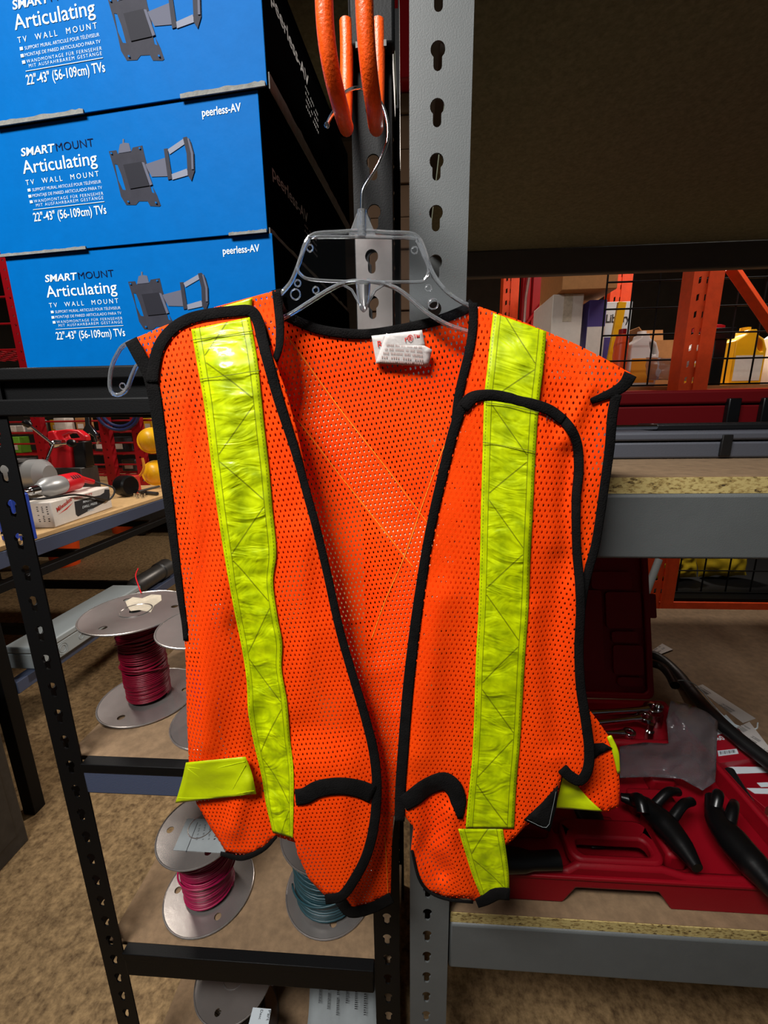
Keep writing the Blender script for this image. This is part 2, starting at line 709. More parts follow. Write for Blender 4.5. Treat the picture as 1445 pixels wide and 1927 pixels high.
def lip_beam(root, x0, x1, yf, zb, zt, m, sgn=1):
    """shelf rail: rolled lips top and bottom around a recessed web"""
    mb = MB()
    q = lambda a, b: (min(a, b), max(a, b))
    h = zt - zb
    y0, y1 = q(yf, yf + sgn * .016)
    mb.box((x0, y0, zt - h * .27), (x1, y1, zt))
    mb.box((x0, y0, zb), (x1, y1, zb + h * .36))
    y0, y1 = q(yf + sgn * .009, yf + sgn * .0155)
    mb.box((x0 + .001, y0, zb + h * .3), (x1 - .001, y1, zt - h * .2))
    return mb.build('shelf_beam', m, root, bevel=.0025)


# --- black rack on the left
BX0, BX1, BY0, BY1 = -.553, -.018, .50, .96
br = thing('shelving_rack', 'black keyhole steel shelving rack holding the wire spools and blue boxes', 'shelving rack', ((BX0 + BX1) / 2, .73, 0))
PW = .042
for (xa, sd) in ((BX0, (-1,)), (BX1 - PW, (1,))):
    post(br, 'post', xa, xa + PW, BY0, BY1, sd, 2.15, xa + PW / 2 + .001, 1.664, .0462, .0072, .0042, .013, M['black_paint'])
    post(br, 'post', xa, xa + PW, BY1, BY0, sd, 2.15, xa + PW / 2 + .001, 1.664, .0462, .0072, .0042, .013, M['black_paint'])
SH = [(.10, .055), (.482, .055), (.884, .055), (1.467, .058), (2.0, .055)]
for (zt, hh) in SH:
    if abs(zt - 1.467) < .01:
        lip_beam(br, BX0 + .012, BX1 - .012, BY0 - .004, zt - hh, zt, M['black_paint'])
    else:
        mb = MB().box((BX0 + .044, BY0 - .004, zt - hh), (BX1 - .044, BY0 + .012, zt))
        o = mb.build('shelf_beam', M['blue_black_paint'] if zt > .8 else M['black_paint'], br, bevel=.003)
        MB().box((BX0 + .044, BY0 - .0055, zt - .014), (BX1 - .044, BY0 + .012, zt + .0015)).build('beam_lip', M['black_paint'], br, bevel=.001)
    MB().box((BX0 + .044, BY1 - .012, zt - hh), (BX1 - .044, BY1 + .004, zt)).build('shelf_beam', M['black_paint'], br, bevel=.002)
    for xa in (BX0 + .008, BX1 - .022):
        MB().box((xa, BY0 + .045, zt - hh), (xa + .014, BY1 - .045, zt - .0095)).build('side_beam', M['black_paint'], br, bevel=.002)
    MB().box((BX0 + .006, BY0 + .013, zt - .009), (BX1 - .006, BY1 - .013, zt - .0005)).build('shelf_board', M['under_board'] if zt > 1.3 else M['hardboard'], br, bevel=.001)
hk = [keyhole(-.0415, z, .0072, .0042, .013) for z in (1.527, 1.5735)]
MB().prism([(-.059, 1.499), (-.019, 1.499), (-.019, 1.595), (-.059, 1.595)], 0, .002, MXZ(BY0 - .0005), hk).build('pale_post_plate', M['galv'], br, smooth=False)['label'] = 'pale grey plate with keyholes on the black post'  # paler grey stretch on the right front post

# --- grey rack on the right
GX0, GX1, GY0, GY1 = 0.0, 2.0, .46, 1.51
gr = thing('pallet_shelving', 'heavy grey steel shelving bay with particle board decks', 'shelving rack', ((GX0 + GX1) / 2, .98, 0))
for xa in (GX0, GX1):
    post(gr, 'upright', xa, xa + .058, GY0, GY1, (-1, 1), 2.4, xa + .0262, 1.728, .0437, .0068, .0040, .0125, M['grey_paint'], .045)
    post(gr, 'upright', xa, xa + .058, GY1, GY0, (-1, 1), 2.4, xa + .0262, 1.728, .0437, .0068, .0040, .0125, M['grey_paint'], .045)
for (zb, zt, bt) in ((.560, .652, .670), (1.236, 1.313, 1.331), (1.843, 1.920, 1.938)):
    for (ya, yb) in ((GY0 + .004, GY0 + .03), (GY1 - .03, GY1 - .004)):
        beam(gr, 'deck_beam', (GX0 + .060, ya, zb), (GX1 - .002, yb, zt), M['grey_paint'], .004)
    for xa in (GX0 + .008, GX1 + .008):
        beam(gr, 'end_beam', (xa, GY0 + .05, zb), (xa + .03, GY1 - .05, zt), M['grey_paint'], .003)
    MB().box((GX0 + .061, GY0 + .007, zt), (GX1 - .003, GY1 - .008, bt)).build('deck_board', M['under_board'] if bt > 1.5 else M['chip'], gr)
    if bt < 1.5:
        MB().box((GX0 + .062, GY0 + .0085, bt), (GX1 - .004, GY1 - .009, bt + .0008)).build('board_face', M['hardboard'], gr, smooth=False)

# ================================================================== TV mount boxes
BW, BD = .345, .35
FX = {}


def box_root(pos, th, h, label):
    ex = Vector((math.cos(th), -math.sin(th), 0))
    bl = Vector(pos) - ex * BW
    r = thing('carton', label, 'box', bl, -th, 'blue printed cartons on the black rack')
    b = MB().box((0, 0.0015, 0), (BW, BD, h)).build('carton_body', M['box_black'], r, local=True, bevel=.0015)
    fr = MB().box((0, 0, 0), (BW - .0005, .0014, h)).build('front_panel', M['box_blue'], r, local=True, bevel=.0006)
    return r, ex, bl


def face_local(r, ex, u, v):
    n = Vector((ex.y, -ex.x, 0))
    d = ray(u, v)
    t = (r.location - CAM).dot(n) / d.dot(n)
    q = CAM + d * t - r.location
    return q.dot(ex), q.z


BOXES = [((-.1488, .4905, 1.4675), .0965, .1305, 'lowest blue TV mount carton, on the shelf behind the vest shoulder', (89, 560)),
         ((-.1525, .4880, 1.5985), .0993, .1270, 'middle blue TV mount carton of the stack of three', (44.6, 327.5)),
         ((-.1415, .4850, 1.7265), .0959, .1270, 'topmost blue TV mount carton, cut off by the top of the photo', (29, 57))]
roots = []
for (pos, th, h, lb, anc) in BOXES:
    r, ex, bl = box_root(pos, th, h, lb)
    roots.append((r, ex, h, anc))
rm, exm, hm, ancm = roots[1]
loc = lambda u, v: face_local(rm, exm, u, v)


def span(u0, v0, u1, v1):
    a, b = loc(u0, v0), loc(u1, v1)
    return a[0], a[1], b[0] - a[0], (b[1] - a[1]) / (b[0] - a[0])


LINES = [('SMART', (41, 294.5, 105, 285.5), .0076, .02, 1, 0, 'print_white', .15),
         ('MOUNT', (107, 285, 177, 274.5), .0076, -.008, 1, 0, 'print_navy', 0),
         ('Articulating', (44.6, 327.5, 184, 308), .0128, .004, 1, 0, 'print_white', 0),
         ('TV  WALL  MOUNT', (50, 349, 187, 333), .0052, -.004, 1.5, 0, 'print_white', 0),
         ('SUPPORT MURAL ARTICULÉ POUR TÉLÉVISEUR', (62, 360.5, 191, 345.5), .0031, -.012, 1, 0, 'print_white', 0),
         ('MONTAJE DE PARED ARTICULADO PARA TV', (62, 371.5, 193, 356.5), .0031, -.012, 1, 0, 'print_white', 0),
         ('WANDMONTAGE FÜR FERNSEHER', (65, 382, 195, 366.5), .0031, -.012, 1.3, 0, 'print_white', 0),
         ('MIT AUSFAHRBAREM GESTÄNGE', (69, 389.5, 195, 374), .0031, -.012, 1.3, 0, 'print_white', 0),
         ('22"-43" (56-109cm) TVs', (65, 417, 201, 402), .0088, .008, 1, 0, 'print_white', 0),
         ('peerless-AV', (381, 220, 454, 208.5), .0072, .012, 1, 0, 'print_white', 0)]
PIC = [('mount_dark', [(205, 285), (219, 283), (222, 290), (247, 286), (250, 278), (268, 274), (274, 300), (280, 320), (284, 345), (296, 368), (303, 387), (300, 389), (283, 388), (278, 379), (262, 379), (256, 386), (238, 386), (228, 370), (220, 335)],
        [[(216, 309), (221, 310), (229, 330), (237, 358), (231, 357), (222, 338)], [(283, 349), (286, 348), (291, 364), (286, 362)]]),
       ('mount_mid', [(223, 289), (226, 272), (231, 270), (231, 262), (234, 262), (234, 269), (243, 270), (247, 285)], []),
       ('mount_mid', [(273, 310), (312, 297), (322, 332), (286, 333)], []),
       ('mount_light', [(316, 282), (345, 262), (352, 269), (320, 291)], []),
       ('mount_light', [(322, 329), (352, 318), (356, 330), (325, 339)], []),
       ('mount_dark', [(309, 281), (316, 280), (325, 337), (317, 339)], []),
       ('mount_dark', [(345, 260), (352, 258), (360, 268), (366, 290), (367, 322), (361, 341), (354, 330), (352, 290)], [])]
PIC += [('mount_panel', [(233, 311), (268, 305), (282, 350), (246, 356)], []),
        ('mount_mid', [(268, 306), (273, 307), (288, 348), (283, 350)], []),
        ('box_blue', [(262, 279), (265, 278), (266, 281), (263, 282)], []), ('box_blue', [(209, 288), (212, 288), (213, 291), (210, 291)], []),
        ('box_blue', [(241, 379), (244, 379), (245, 382), (242, 382)], []), ('box_blue', [(293, 381), (296, 381), (297, 384), (294, 384)], []),
        ('mount_mid', [(354, 262), (357, 262), (365, 290), (366, 320), (362, 320), (361, 291)], [])]
for bi, (r, ex, h, anc) in enumerate(roots):
    a0 = loc(44.6, 327.5)
    a1 = face_local(r, ex, *anc)
    dx, dz = a1[0] - a0[0], a1[1] - a0[1]
    for (s, sp, cap, bold, spc, _, mm, shr) in LINES:
        x, z, wd, sl = span(*sp)
        Mx = MXZ(-.0004, x + dx, z + dz) @ Matrix.Shear('XY', 4, (0, 0)) if False else MXZ(-.0004, x + dx, z + dz)
        if s == 'peerless-AV' and bi == 2:
            continue
        if s == 'peerless-AV':
            a = face_local(r, ex, *((381, 220), (420, 479))[1 - bi]) if bi == 0 else (x + dx, z + dz)
            Mx = MXZ(-.0004, a[0], a[1])
        text('printed_lettering', s, Mx, M[mm], r, cap, wd, bold, spc, shr, local=True)
    mb = MB()
    for (u, v) in ((56, 358.5), (57.5, 370), (60, 380.5)):
        x, z = loc(u, v)
        mb.box((x + dx - .0022, -.0005, z + dz - .0012), (x + dx + .0016, -.0001, z + dz + .0016))
    x, z, wd, sl = span(63, 395.5, 197, 380)
    mb.box((x + dx, -.0005, z + dz), (x + dx + wd, -.0001, z + dz + .0005))
    mb.build('printed_lettering', M['print_white'], r, local=True, smooth=False)
    for i, (mm, pl, hs) in enumerate(PIC):
        f = lambda q: (loc(*q)[0] + dx, loc(*q)[1] + dz)
        P2 = [f(q) for q in pl]
        if bi == 2:
            P2 = [(x, min(z, h - .001)) for (x, z) in P2]
        MB().prism(P2, .0001, .0003 + i * .0001, MXZ(0), [[f(q) for q in hh] for hh in hs]).build('printed_picture', M[mm], r, local=True, smooth=False)
    # side print, running away along the black side
    if bi > 0:
        Ms = Matrix(((0, 0, 1, BW + .0004), (1, 0, 0, .035), (0, 1, 0, .033), (0, 0, 0, 1)))
        if bi == 1:
            Ms.translation = Vector((BW + .0004, .022, .062))
        else:
            Ms.translation = Vector((BW + .0004, .022, .085))
        text('printed_lettering', 'peerless-AV', Ms, M['print_grey'], r, .013, .115, .012, 1, 0, local=True)
        for k in range(4):
            Mk = Ms.copy()
            Mk.translation = Ms.translation + Vector((0, .10, -.008 - .007 * k))
            text('printed_lettering', ('ilil lili iil', 'lilli ilil', 'illi li ilill', 'lili illil')[k], Mk, M['print_grey'], r, .0028, .05, 0, 1, 0, local=True)
# torn raw board edges where the cartons meet
for bi, xs in ((2, ((0.02, .135), (.25, .343))), (1, ((.0, .12), (.3, .344)))):
    r, ex, h, anc = roots[bi]
    for (xa, xb) in xs:
        mb = MB()
        n = 26
        top = [(xa + (xb - xa) * i / n, .0014 + .0022 * abs(nz(i * .9, bi)) + (.0012 if bi == 2 else 0)) for i in range(n + 1)]
        mb.prism([(xa, -.0012)] + [(x, -.0012) for x in ()] + [(xb, -.0012)] + top[::-1], 0, .0016, MXZ(-.0002))
        mb.build('torn_edge', M['raw_card'], r, local=True, smooth=False)
    n = 30
    Ms = Matrix(((0, 0, 1, BW), (1, 0, 0, 0), (0, 1, 0, 0), (0, 0, 0, 1)))
    wdt = .013 if bi == 2 else .005
    top = [(.003 + (BD - .01) * i / n, wdt + .0025 * nz(i * .7, 4 + bi)) for i in range(n + 1)]
    MB().prism([(.003, -.001), (BD - .007, -.001)] + top[::-1], 0, .0012, Ms).build('raw_flap', M['raw_card'], r, local=True, smooth=False)['label'] = 'grey uncoated board edge along the black side'

# ================================================================== hook, hanger
hk = thing('tool_hook', 'orange rubber-coated double hook that the clear hanger hangs from', 'hook', (-.05, .498, 1.72))
MB().box((-.058, .484, 1.752), (-.014, .498, 1.83)).build('bracket', M['black_paint'], hk, bevel=.003)
for (ub, tip, uf) in ((652, (650, 236), ((608, -40), (613, 60), (624, 135), (640, 200))), (712, (707, 236), ((684, -40), (688, 60), (695, 140), (704, 205)))):
    pts = [at(ub, 84, .487) + Vector((0, 0, .018)), at(ub, 84, .487), at(ub, 150, .487), at(ub - 1, 200, .482)]
    zt = at(tip[0], 205, .487).z
    bot = [at(ub - 2, 226, .468), at(tip[0] + 2, 238, .44), at(tip[0], 236, .41)]
    fr = [at(uf[3][0], uf[3][1], .378), at(uf[2][0], uf[2][1], .362), at(uf[1][0], uf[1][1], .354), at(uf[0][0], uf[0][1], .35)]
    pth = smooth_path(pts + bot + fr, .004)
    MB().tube(pth, .0064, 14).build('prong', M['orange_rubber'], hk)
MB().box((-.052, .4835, 1.7505), (-.022, .487, 1.7555)).build('clip', M['dark_metal'], hk)

hg = thing('clothes_hanger', 'clear plastic clothes hanger with a metal swivel hook inside the orange vest', 'hanger', (-.04, .41, 1.47))
HY = .4115
wire = [(615, 236, .388), (622, 220, .390), (632, 203, .394), (640, 184, .402), (652, 172, .415), (668, 166, .425), (686, 168, .427), (704, 178, .425), (720, 200, .42), (729, 232, .416), (728, 268, .413), (712, 308, HY), (694, 338, HY), (683, 358, HY), (681, 380, HY), (681, 402, HY), (681, 425, HY)]
wp = smooth_path([at(u, v, y) for (u, v, y) in wire], .003)
mb = MB().tube(wp, .0014, 10)
mb.lathe([(0, -.0022), (.0016, -.0016), (.0023, 0), (.0016, .0016), (0, .0022)], Matrix.Translation(wp[0]), 12, False)
mb.build('metal_hook', M['bright_steel'], hg)
P = lambda u, v: (at(u, v, HY).x, at(u, v, HY).z)
HM = MXZ(HY)
upper = smooth_path([(530, 552), (548, 530), (560, 502), (568, 478), (576, 456), (592, 441), (640, 437), (681, 435), (730, 438), (772, 440), (789, 450), (800, 475), (810, 505), (824, 530), (846, 553), (872, 570), (905, 584), (960, 606), (1030, 640), (1100, 676), (1150, 702), (1164, 722), (1156, 742), (1138, 744)], 6)
lower = smooth_path([(1138, 744), (1128, 728), (1100, 706), (1020, 668), (940, 640), (880, 624), (840, 610), (800, 586), (760, 552), (735, 538), (705, 530), (681, 529), (650, 532), (620, 545), (580, 570), (545, 592), (500, 612), (420, 640), (340, 662), (290, 672), (262, 684), (250, 704), (240, 730), (228, 742), (214, 742), (207, 728), (209, 697), (220, 668), (240, 646), (300, 628), (400, 600), (480, 576), (530, 552)], 6)
outl = [P(p.x, p.y) for p in upper] + [P(p.x, p.y) for p in lower[1:-1]]
MB().prism(outl, -.0008, .0008, HM).build('hanger_body', M['clear'], hg, smooth=False)
MB().tube([Vector((x, HY, z)) for (x, z) in outl], .0021, 8, closed=True).build('rim', M['clear_rim'], hg)
win = smooth_path([(598, 447), (768, 449), (784, 456), (795, 478), (806, 508), (800, 526), (784, 531), (681, 531), (590, 527), (566, 517), (561, 502), (570, 478), (582, 454)], 5, True)
MB().tube([Vector((P(p.x, p.y)[0], HY - .001, P(p.x, p.y)[1])) for p in win], .0015, 8, closed=True).build('window_rim', M['clear_rim'], hg)
mb = MB()
mb.prism([P(*q) for q in ((656, 445), (672, 402), (690, 402), (708, 445))], -.0015, .0015, HM)
mb.tube([at(681, 396, HY), at(681, 446, HY)], .0042, 12)
mb.build('neck', M['clear_rim'], hg)
mb = MB().lathe([(.0072, 0), (.006, -.012), (.0034, -.0225), (.001, -.025)], Matrix.Translation(at(683, 532, HY)), 16)
mb.tube([at(*q, HY) for q in ((646, 536), (662, 546), (672, 564), (676, 572))], .0013, 6)
mb.tube([at(*q, HY) for q in ((722, 536), (706, 546), (696, 564), (690, 572))], .0013, 6)
mb.build('drip_boss', M['clear_rim'], hg)
for (u, v, r_) in ((583, 467, .0028), (780, 471, .0028), (556, 554, .0045), (815, 572, .0045), (594, 546, .0028), (560, 533, .0028), (806, 542, .0028), (231, 727, .003)):
    p = at(u, v, HY - .001)
    mb = MB().tube([p + Vector((r_ * math.cos(a), 0, r_ * math.sin(a))) for a in [2 * math.pi * k / 14 for k in range(14)]], .0007, 6, closed=True)
    mb.build('moulded_ring', M['clear_rim'], hg)

# ================================================================== safety vest
vs = thing('safety_vest', 'orange mesh safety vest with lime reflective stripes and black trim on clear hanger', 'vest', (-.04, .40, 1.1))


def dist_seg(p, a, b):
    ab = b - a
    t = max(0, min(1, (p - a).dot(ab) / max(ab.length_squared, 1e-9)))
    return (p - a - ab * t).length


FOLDS = [([(418, 690), (430, 900), (415, 1150), (390, 1400)], 26, .0045),
         ([(335, 760), (365, 1000), (380, 1250), (378, 1430)], 22, .0035),
         ([(455, 1180), (500, 1320), (490, 1400), (500, 1480)], 22, -.006),
         ([(560, 1010), (590, 1180), (560, 1330)], 30, .0035),
         ([(440, 1560), (455, 1500), (470, 1470)], 18, .006),
         ([(1050, 1060), (1030, 1250), (1045, 1400)], 26, -.005),
         ([(1000, 1150), (1015, 1300), (1040, 1420)], 22, .004),
         ([(1075, 860), (1060, 960), (1075, 1080)], 18, -.004),
         ([(830, 1130), (800, 1300), (790, 1420)], 32, .0045),
         ([(812, 1500), (815, 1560), (800, 1600), (830, 1640)], 18, -.007),
         ([(850, 1530), (845, 1600), (880, 1680)], 16, .006),
         ([(1110, 730), (1080, 790), (1060, 830)], 14, .004)]
FOLDS = [([Vector(q) for q in p], w_, a_) for p, w_, a_ in FOLDS]


def YF(u, v):
    y = .388 + .011 * sstep(720, 570, v) - .010 * sstep(1350, 1650, v)
    y += .0035 * nz(u / 85, v / 330, .3) + .0015 * nz(u / 36, v / 120, 5.1)
    p = Vector((u, v))
    for pts, w_, a_ in FOLDS:
        d = min(dist_seg(p, pts[i], pts[i + 1]) for i in range(len(pts) - 1))
        if d < 3 * w_:
            y -= a_ * math.exp(-(d / w_) ** 2)
    y -= .007 * sstep(545, 556, u) * sstep(1360, 1450, v) * (1 - sstep(640, 720, u))
    return y


def YB(u, v):
    y = .4235 + .010 * sstep(560, 760, v) + .003 * nz(u / 110, v / 140, 9.0) + .002 * nz(u / 60, v / 40, 2.0) * sstep(800, 1000, v)
    y -= .024 * sstep(850, 1500, v)
    return y


def off(fn, d):
    return lambda u, v: fn(u, v) - d


def cloth(name, poly, fn, m, rot=0, step=11, label=None, solid=.0007):
    b = lin_path(poly, 7)
    us = [p.x for p in b]; vv = [p.y for p in b]
    pts = list(b)
    n = len(b)
    v = min(vv) + step * .5
    k = 0
    while v < max(vv):
        u = min(us) + step * (.25 + .5 * (k % 2))
        while u < max(us):
            q = Vector((u, v))
            if inside(q, b) and min((q - e).length for e in b) > step * .55:
                pts.append(q)
            u += step
        v += step * .87
        k += 1
    vo, eo, fo, *_ = delaunay_2d_cdt(pts, [(i, (i + 1) % n) for i in range(n)], [], 1, 1e-4)
    mb = MB()
    keep = [f for f in fo if inside(sum((vo[i] for i in f), Vector((0, 0))) / len(f), b)]
    mb.v = [at(p.x, p.y, fn(p.x, p.y)) for p in vo]
    mb.f = [tuple(f) for f in keep]
    cr, sr = math.cos(R(rot)), math.sin(R(rot))
    mb.uv = [(p.x * cr - p.z * sr, p.x * sr + p.z * cr) for p in mb.v]
    o = mb.build(name, m, vs, angle=180)
    if solid:
        s = o.modifiers.new('thickness', 'SOLIDIFY')
        s.thickness = solid
        s.offset = 0
    if label:
        o['label'] = label
    return o


def ribbon(name, path, wid, fn, m, d=.0025, label=None):
    P = smooth_path(path, 6)
    mb = MB()
    N = len(P)
    ts = (-1, -.8, 0, .8, 1)
    wl = wid if isinstance(wid, (list, tuple)) else [wid, wid]
    for i, p in enumerate(P):
        tg = (P[min(i + 1, N - 1)] - P[max(i - 1, 0)]).normalized()
        nn = Vector((-tg.y, tg.x))
        x = i / (N - 1) * (len(wl) - 1)
        k = min(int(x), len(wl) - 2)
        hw = (wl[k] + (wl[k + 1] - wl[k]) * (x - k)) / 2
        for t in ts:
            q = p + nn * (hw * t)
            mb.v.append(at(q.x, q.y, fn(q.x, q.y) - d * .75 * (1 - .35 * t ** 6) - .0003 * nz(q.x / 16, q.y / 16)))
    for i in range(N - 1):
        for j in range(4):
            a = i * 5 + j
            mb.f.append((a, a + 1, a + 6, a + 5))
    o = mb.build(name, m, vs, angle=180)
    s = o.modifiers.new('thickness', 'SOLIDIFY')
    s.thickness = .0014
    s.offset = 0
    if label:
        o['label'] = label
    return o


def tape(name, Lp, Rp, fn, m, d=.0018, t0=0.0, label=None, crease=.0011, wpx=None):
    Ls, Rs = smooth_path(Lp, 4), smooth_path(Rp, 4)

    def resample(S, n):
        cum = [0]
        for a, b in zip(S, S[1:]):
            cum.append(cum[-1] + (b - a).length)
        out = []
        j = 0
        for i in range(n):
            g = cum[-1] * i / (n - 1)
            while j < len(S) - 2 and cum[j + 1] < g:
                j += 1
            out.append(S[j] + (S[j + 1] - S[j]) * ((g - cum[j]) / max(cum[j + 1] - cum[j], 1e-9)))
        return out
    n = max(8, int(max(len(Ls), len(Rs)) * .8))
    Ls, Rs = resample(Ls, n), resample(Rs, n)
    C = 12
    mb = MB()
    mb.uv = []
    t = t0
    wref = wpx or (Ls[0] - Rs[0]).length
    for i in range(n):
        if i:
            t += ((Ls[i] + Rs[i]) / 2 - (Ls[i - 1] + Rs[i - 1]) / 2).length / wref
        for j in range(C + 1):
            s = j / C
            q = Ls[i] + (Rs[i] - Ls[i]) * s
            e = min(s, 1 - s)
            cr = crease * (nz(q.x / 60, q.y / 26, 3) + .45 * nz(q.x / 34, q.y / 13, 7)) * sstep(.05, .2, e)
            mb.v.append(at(q.x, q.y, fn(q.x, q.y) - d - .0006 * sstep(0, .15, e) + cr))
            mb.uv.append((s, t))
    for i in range(n - 1):
        for j in range(C):
            a = i * (C + 1) + j
            mb.f.append((a, a + 1, a + C + 2, a + C + 1))
    o = mb.build(name, m, vs, angle=180)
    so = o.modifiers.new('thickness', 'SOLIDIFY')
    so.thickness = .0006
    so.offset = 0
    if label:
        o['label'] = label
    return o


# back panel and the tape crossed on its outside
cloth('back_panel', [(330, 640), (400, 590), (520, 556), (540, 594), (600, 620), (680, 632), (750, 622), (820, 605), (885, 578), (1000, 618), (1100, 662), (1125, 760), (1105, 950), (1080, 1100), (1065, 1300), (1055, 1440), (900, 1500), (760, 1520), (740, 1535), (737, 1600), (735, 1686), (700, 1702), (655, 1716), (640, 1690), (600, 1600), (480, 1560), (385, 1500), (375, 1200), (345, 900)], YB, M['vest'], -8, 13)
tape('back_stripe', [(505, 640), (560, 770), (690, 965), (775, 1075), (860, 1190)], [(545, 632), (640, 772), (795, 968), (880, 1075), (950, 1170)], YB, M['tape_back'], -.0016, crease=.0002, label='pale backing of the stripe crossed behind the mesh back')
tape('back_stripe', [(900, 640), (850, 790), (795, 950), (735, 1120), (690, 1260), (655, 1420), (640, 1560)], [(1000, 660), (950, 810), (895, 970), (835, 1140), (790, 1280), (755, 1440), (738, 1580)], YB, M['tape_back'], -.0024, crease=.0002, label='pale backing of the second crossed stripe behind the mesh')
for pth in ([(540, 632), (640, 770), (720, 872), (790, 965), (825, 1010)], [(556, 785), (640, 895), (700, 970), (776, 1066)], [(856, 790), (820, 880), (795, 950), (760, 1050), (725, 1130), (700, 1200)], [(724, 1570), (728, 1640), (730, 1690)]):
    MB().tube([at(p.x, p.y, YB(p.x, p.y) - .0007) for p in smooth_path(pth, 8)], .00045, 5).build('seam_stitching', M['thread'], vs)
ribbon('neck_binding', [(520, 545), (530, 585), (560, 605), (610, 622), (680, 629), (745, 621), (820, 604), (872, 584), (890, 570)], 17, YB, M['black_cloth'], .003)
ribbon('hem_binding', [(640, 1694), (660, 1716), (700, 1708), (737, 1689)], 20, YB, M['black_cloth'], .003)

# shoulder yokes that go over the hanger
YY = off(YF, -.005)
cloth('shoulder_yoke', [(247, 640), (300, 617), (350, 598), (405, 578), (470, 560), (518, 547), (528, 570), (530, 620), (529, 660), (522, 676), (505, 650), (490, 640), (400, 660), (300, 700), (276, 690)], YY, M['vest'], -8, 9)
cloth('shoulder_yoke', [(885, 571), (930, 587), (980, 604), (1028, 624), (1080, 646), (1130, 671), (1188, 703), (1166, 736), (1154, 760), (1147, 840), (1135, 930), (1125, 1000), (1108, 1070), (1095, 1130), (1078, 1120), (1070, 900), (1030, 800), (960, 780), (880, 790), (856, 800), (858, 760), (870, 700), (884, 640)], YY, M['vest'], 4, 10)
ribbon('armhole_binding', [(247, 640), (262, 668), (280, 702), (291, 745), (299, 800), (308, 870), (317, 940), (326, 1010), (334, 1075), (341, 1130), (347, 1170), (350, 1205)], [24, 24, 22, 19, 15, 12, 8], YF, M['black_cloth'], .0016)
ribbon('neck_binding', [(520, 548), (524, 580), (527, 620), (525, 655), (517, 680)], [15, 15, 14, 10], YY, M['black_cloth'], .003)
ribbon('neck_binding', [(890, 570), (890, 610), (884, 655), (873, 700), (863, 745), (858, 785), (856, 815)], 15, YY, M['black_cloth'], .003)
ribbon('armhole_binding', [(1186, 704), (1176, 722), (1158, 736), (1135, 746), (1112, 755)], [24, 20, 14, 10], YY, M['black_cloth'], .003)
ribbon('armhole_binding', [(1160, 742), (1152, 780), (1147, 840), (1139, 900), (1129, 970), (1120, 1025), (1108, 1070), (1099, 1110), (1094, 1150)], [18, 17, 16, 15, 15, 12], YY, M['black_cloth'], .003)
tape('shoulder_stripe', [(396, 584), (384, 592), (360, 606)], [(475, 560), (474, 576), (472, 590)], YY, M['lime_plain'], .0016, crease=.0003)

# left front
FL = [(286, 695), (292, 668), (306, 643), (333, 615), (375, 595), (425, 585), (470, 583), (487, 600), (498, 640), (518, 680), (536, 730), (556, 800), (572, 870), (588, 950), (606, 1015), (623, 1090), (643, 1180), (667, 1265), (690, 1345), (706, 1415), (712, 1480), (707, 1550), (693, 1605), (668, 1652), (640, 1690), (612, 1686), (582, 1655), (560, 1608), (553, 1575), (545, 1578), (520, 1572), (498, 1596), (458, 1613), (425, 1602), (398, 1560), (370, 1512), (356, 1440), (352, 1350), (350, 1250), (345, 1150), (335, 1060), (322, 950), (308, 850), (297, 770)]
cloth('front_panel', FL, YF, M['vest'], -7, 10)
ribbon('front_binding', [(287, 720), (290, 690), (300, 652), (322, 622), (352, 602), (390, 592), (440, 586), (472, 586), (486, 606), (494, 640), (507, 690), (527, 760), (556, 850), (578, 930), (597, 1000), (616, 1080), (638, 1180), (662, 1265), (686, 1345), (703, 1415), (709, 1480), (704, 1550), (690, 1608), (666, 1655), (642, 1686), (612, 1692)], [22, 20, 20, 18, 14, 14, 14, 15, 17, 18, 18], YF, M['black_cloth'], .003)
ribbon('hem_binding', [(415, 1606), (455, 1614), (495, 1598), (520, 1574)], [6, 10, 8, 4], YF, M['black_cloth'], .0022)
LL = [(360, 620), (372, 690), (384, 760), (395, 850), (405, 930), (415, 1000), (428, 1080), (441, 1150), (455, 1220), (464, 1280), (467, 1340), (477, 1395), (492, 1460), (500, 1510), (513, 1566)]
LR = [(470, 597), (483, 670), (491, 740), (498, 810), (506, 880), (513, 960), (520, 1040), (514, 1095), (522, 1160), (531, 1210), (530, 1260), (540, 1320), (546, 1390), (552, 1450), (552, 1520), (551, 1577)]
tape('reflective_stripe', LL, LR, YF, M['tape'], t0=1.15, wpx=112, crease=.0019, label='lime glossy stripe down the left front')
ribbon('elastic_band', [(556, 1500), (575, 1497), (600, 1484), (640, 1479), (675, 1484), (702, 1495)], [30, 32, 32, 34], YF, M['black_cloth'], .0045)
ribbon('side_strap_end', [(484, 610), (497, 624), (508, 650)], [12, 9, 3], YY, M['black_cloth'], .0036)
tp = lambda u, v: YF(u, v) - .006 + .002 * nz(u / 40, v / 30, 8)
tape('side_tab', [(350, 1435), (342, 1470), (330, 1511)], [(462, 1424), (474, 1455), (482, 1494)], tp, M['lime_plain'], label='lime side tab hanging over the left hem')
for pth in ([(352, 1444), (400, 1446), (461, 1433)], [(334, 1502), (400, 1501), (478, 1488)], [(352, 1446), (400, 1478), (436, 1494)], [(434, 1492), (462, 1440)]):
    MB().tube([at(p.x, p.y, tp(p.x, p.y) - .0026) for p in smooth_path(pth, 8)], .00035, 5).build('seam_stitching', M['lime_plain'], vs)

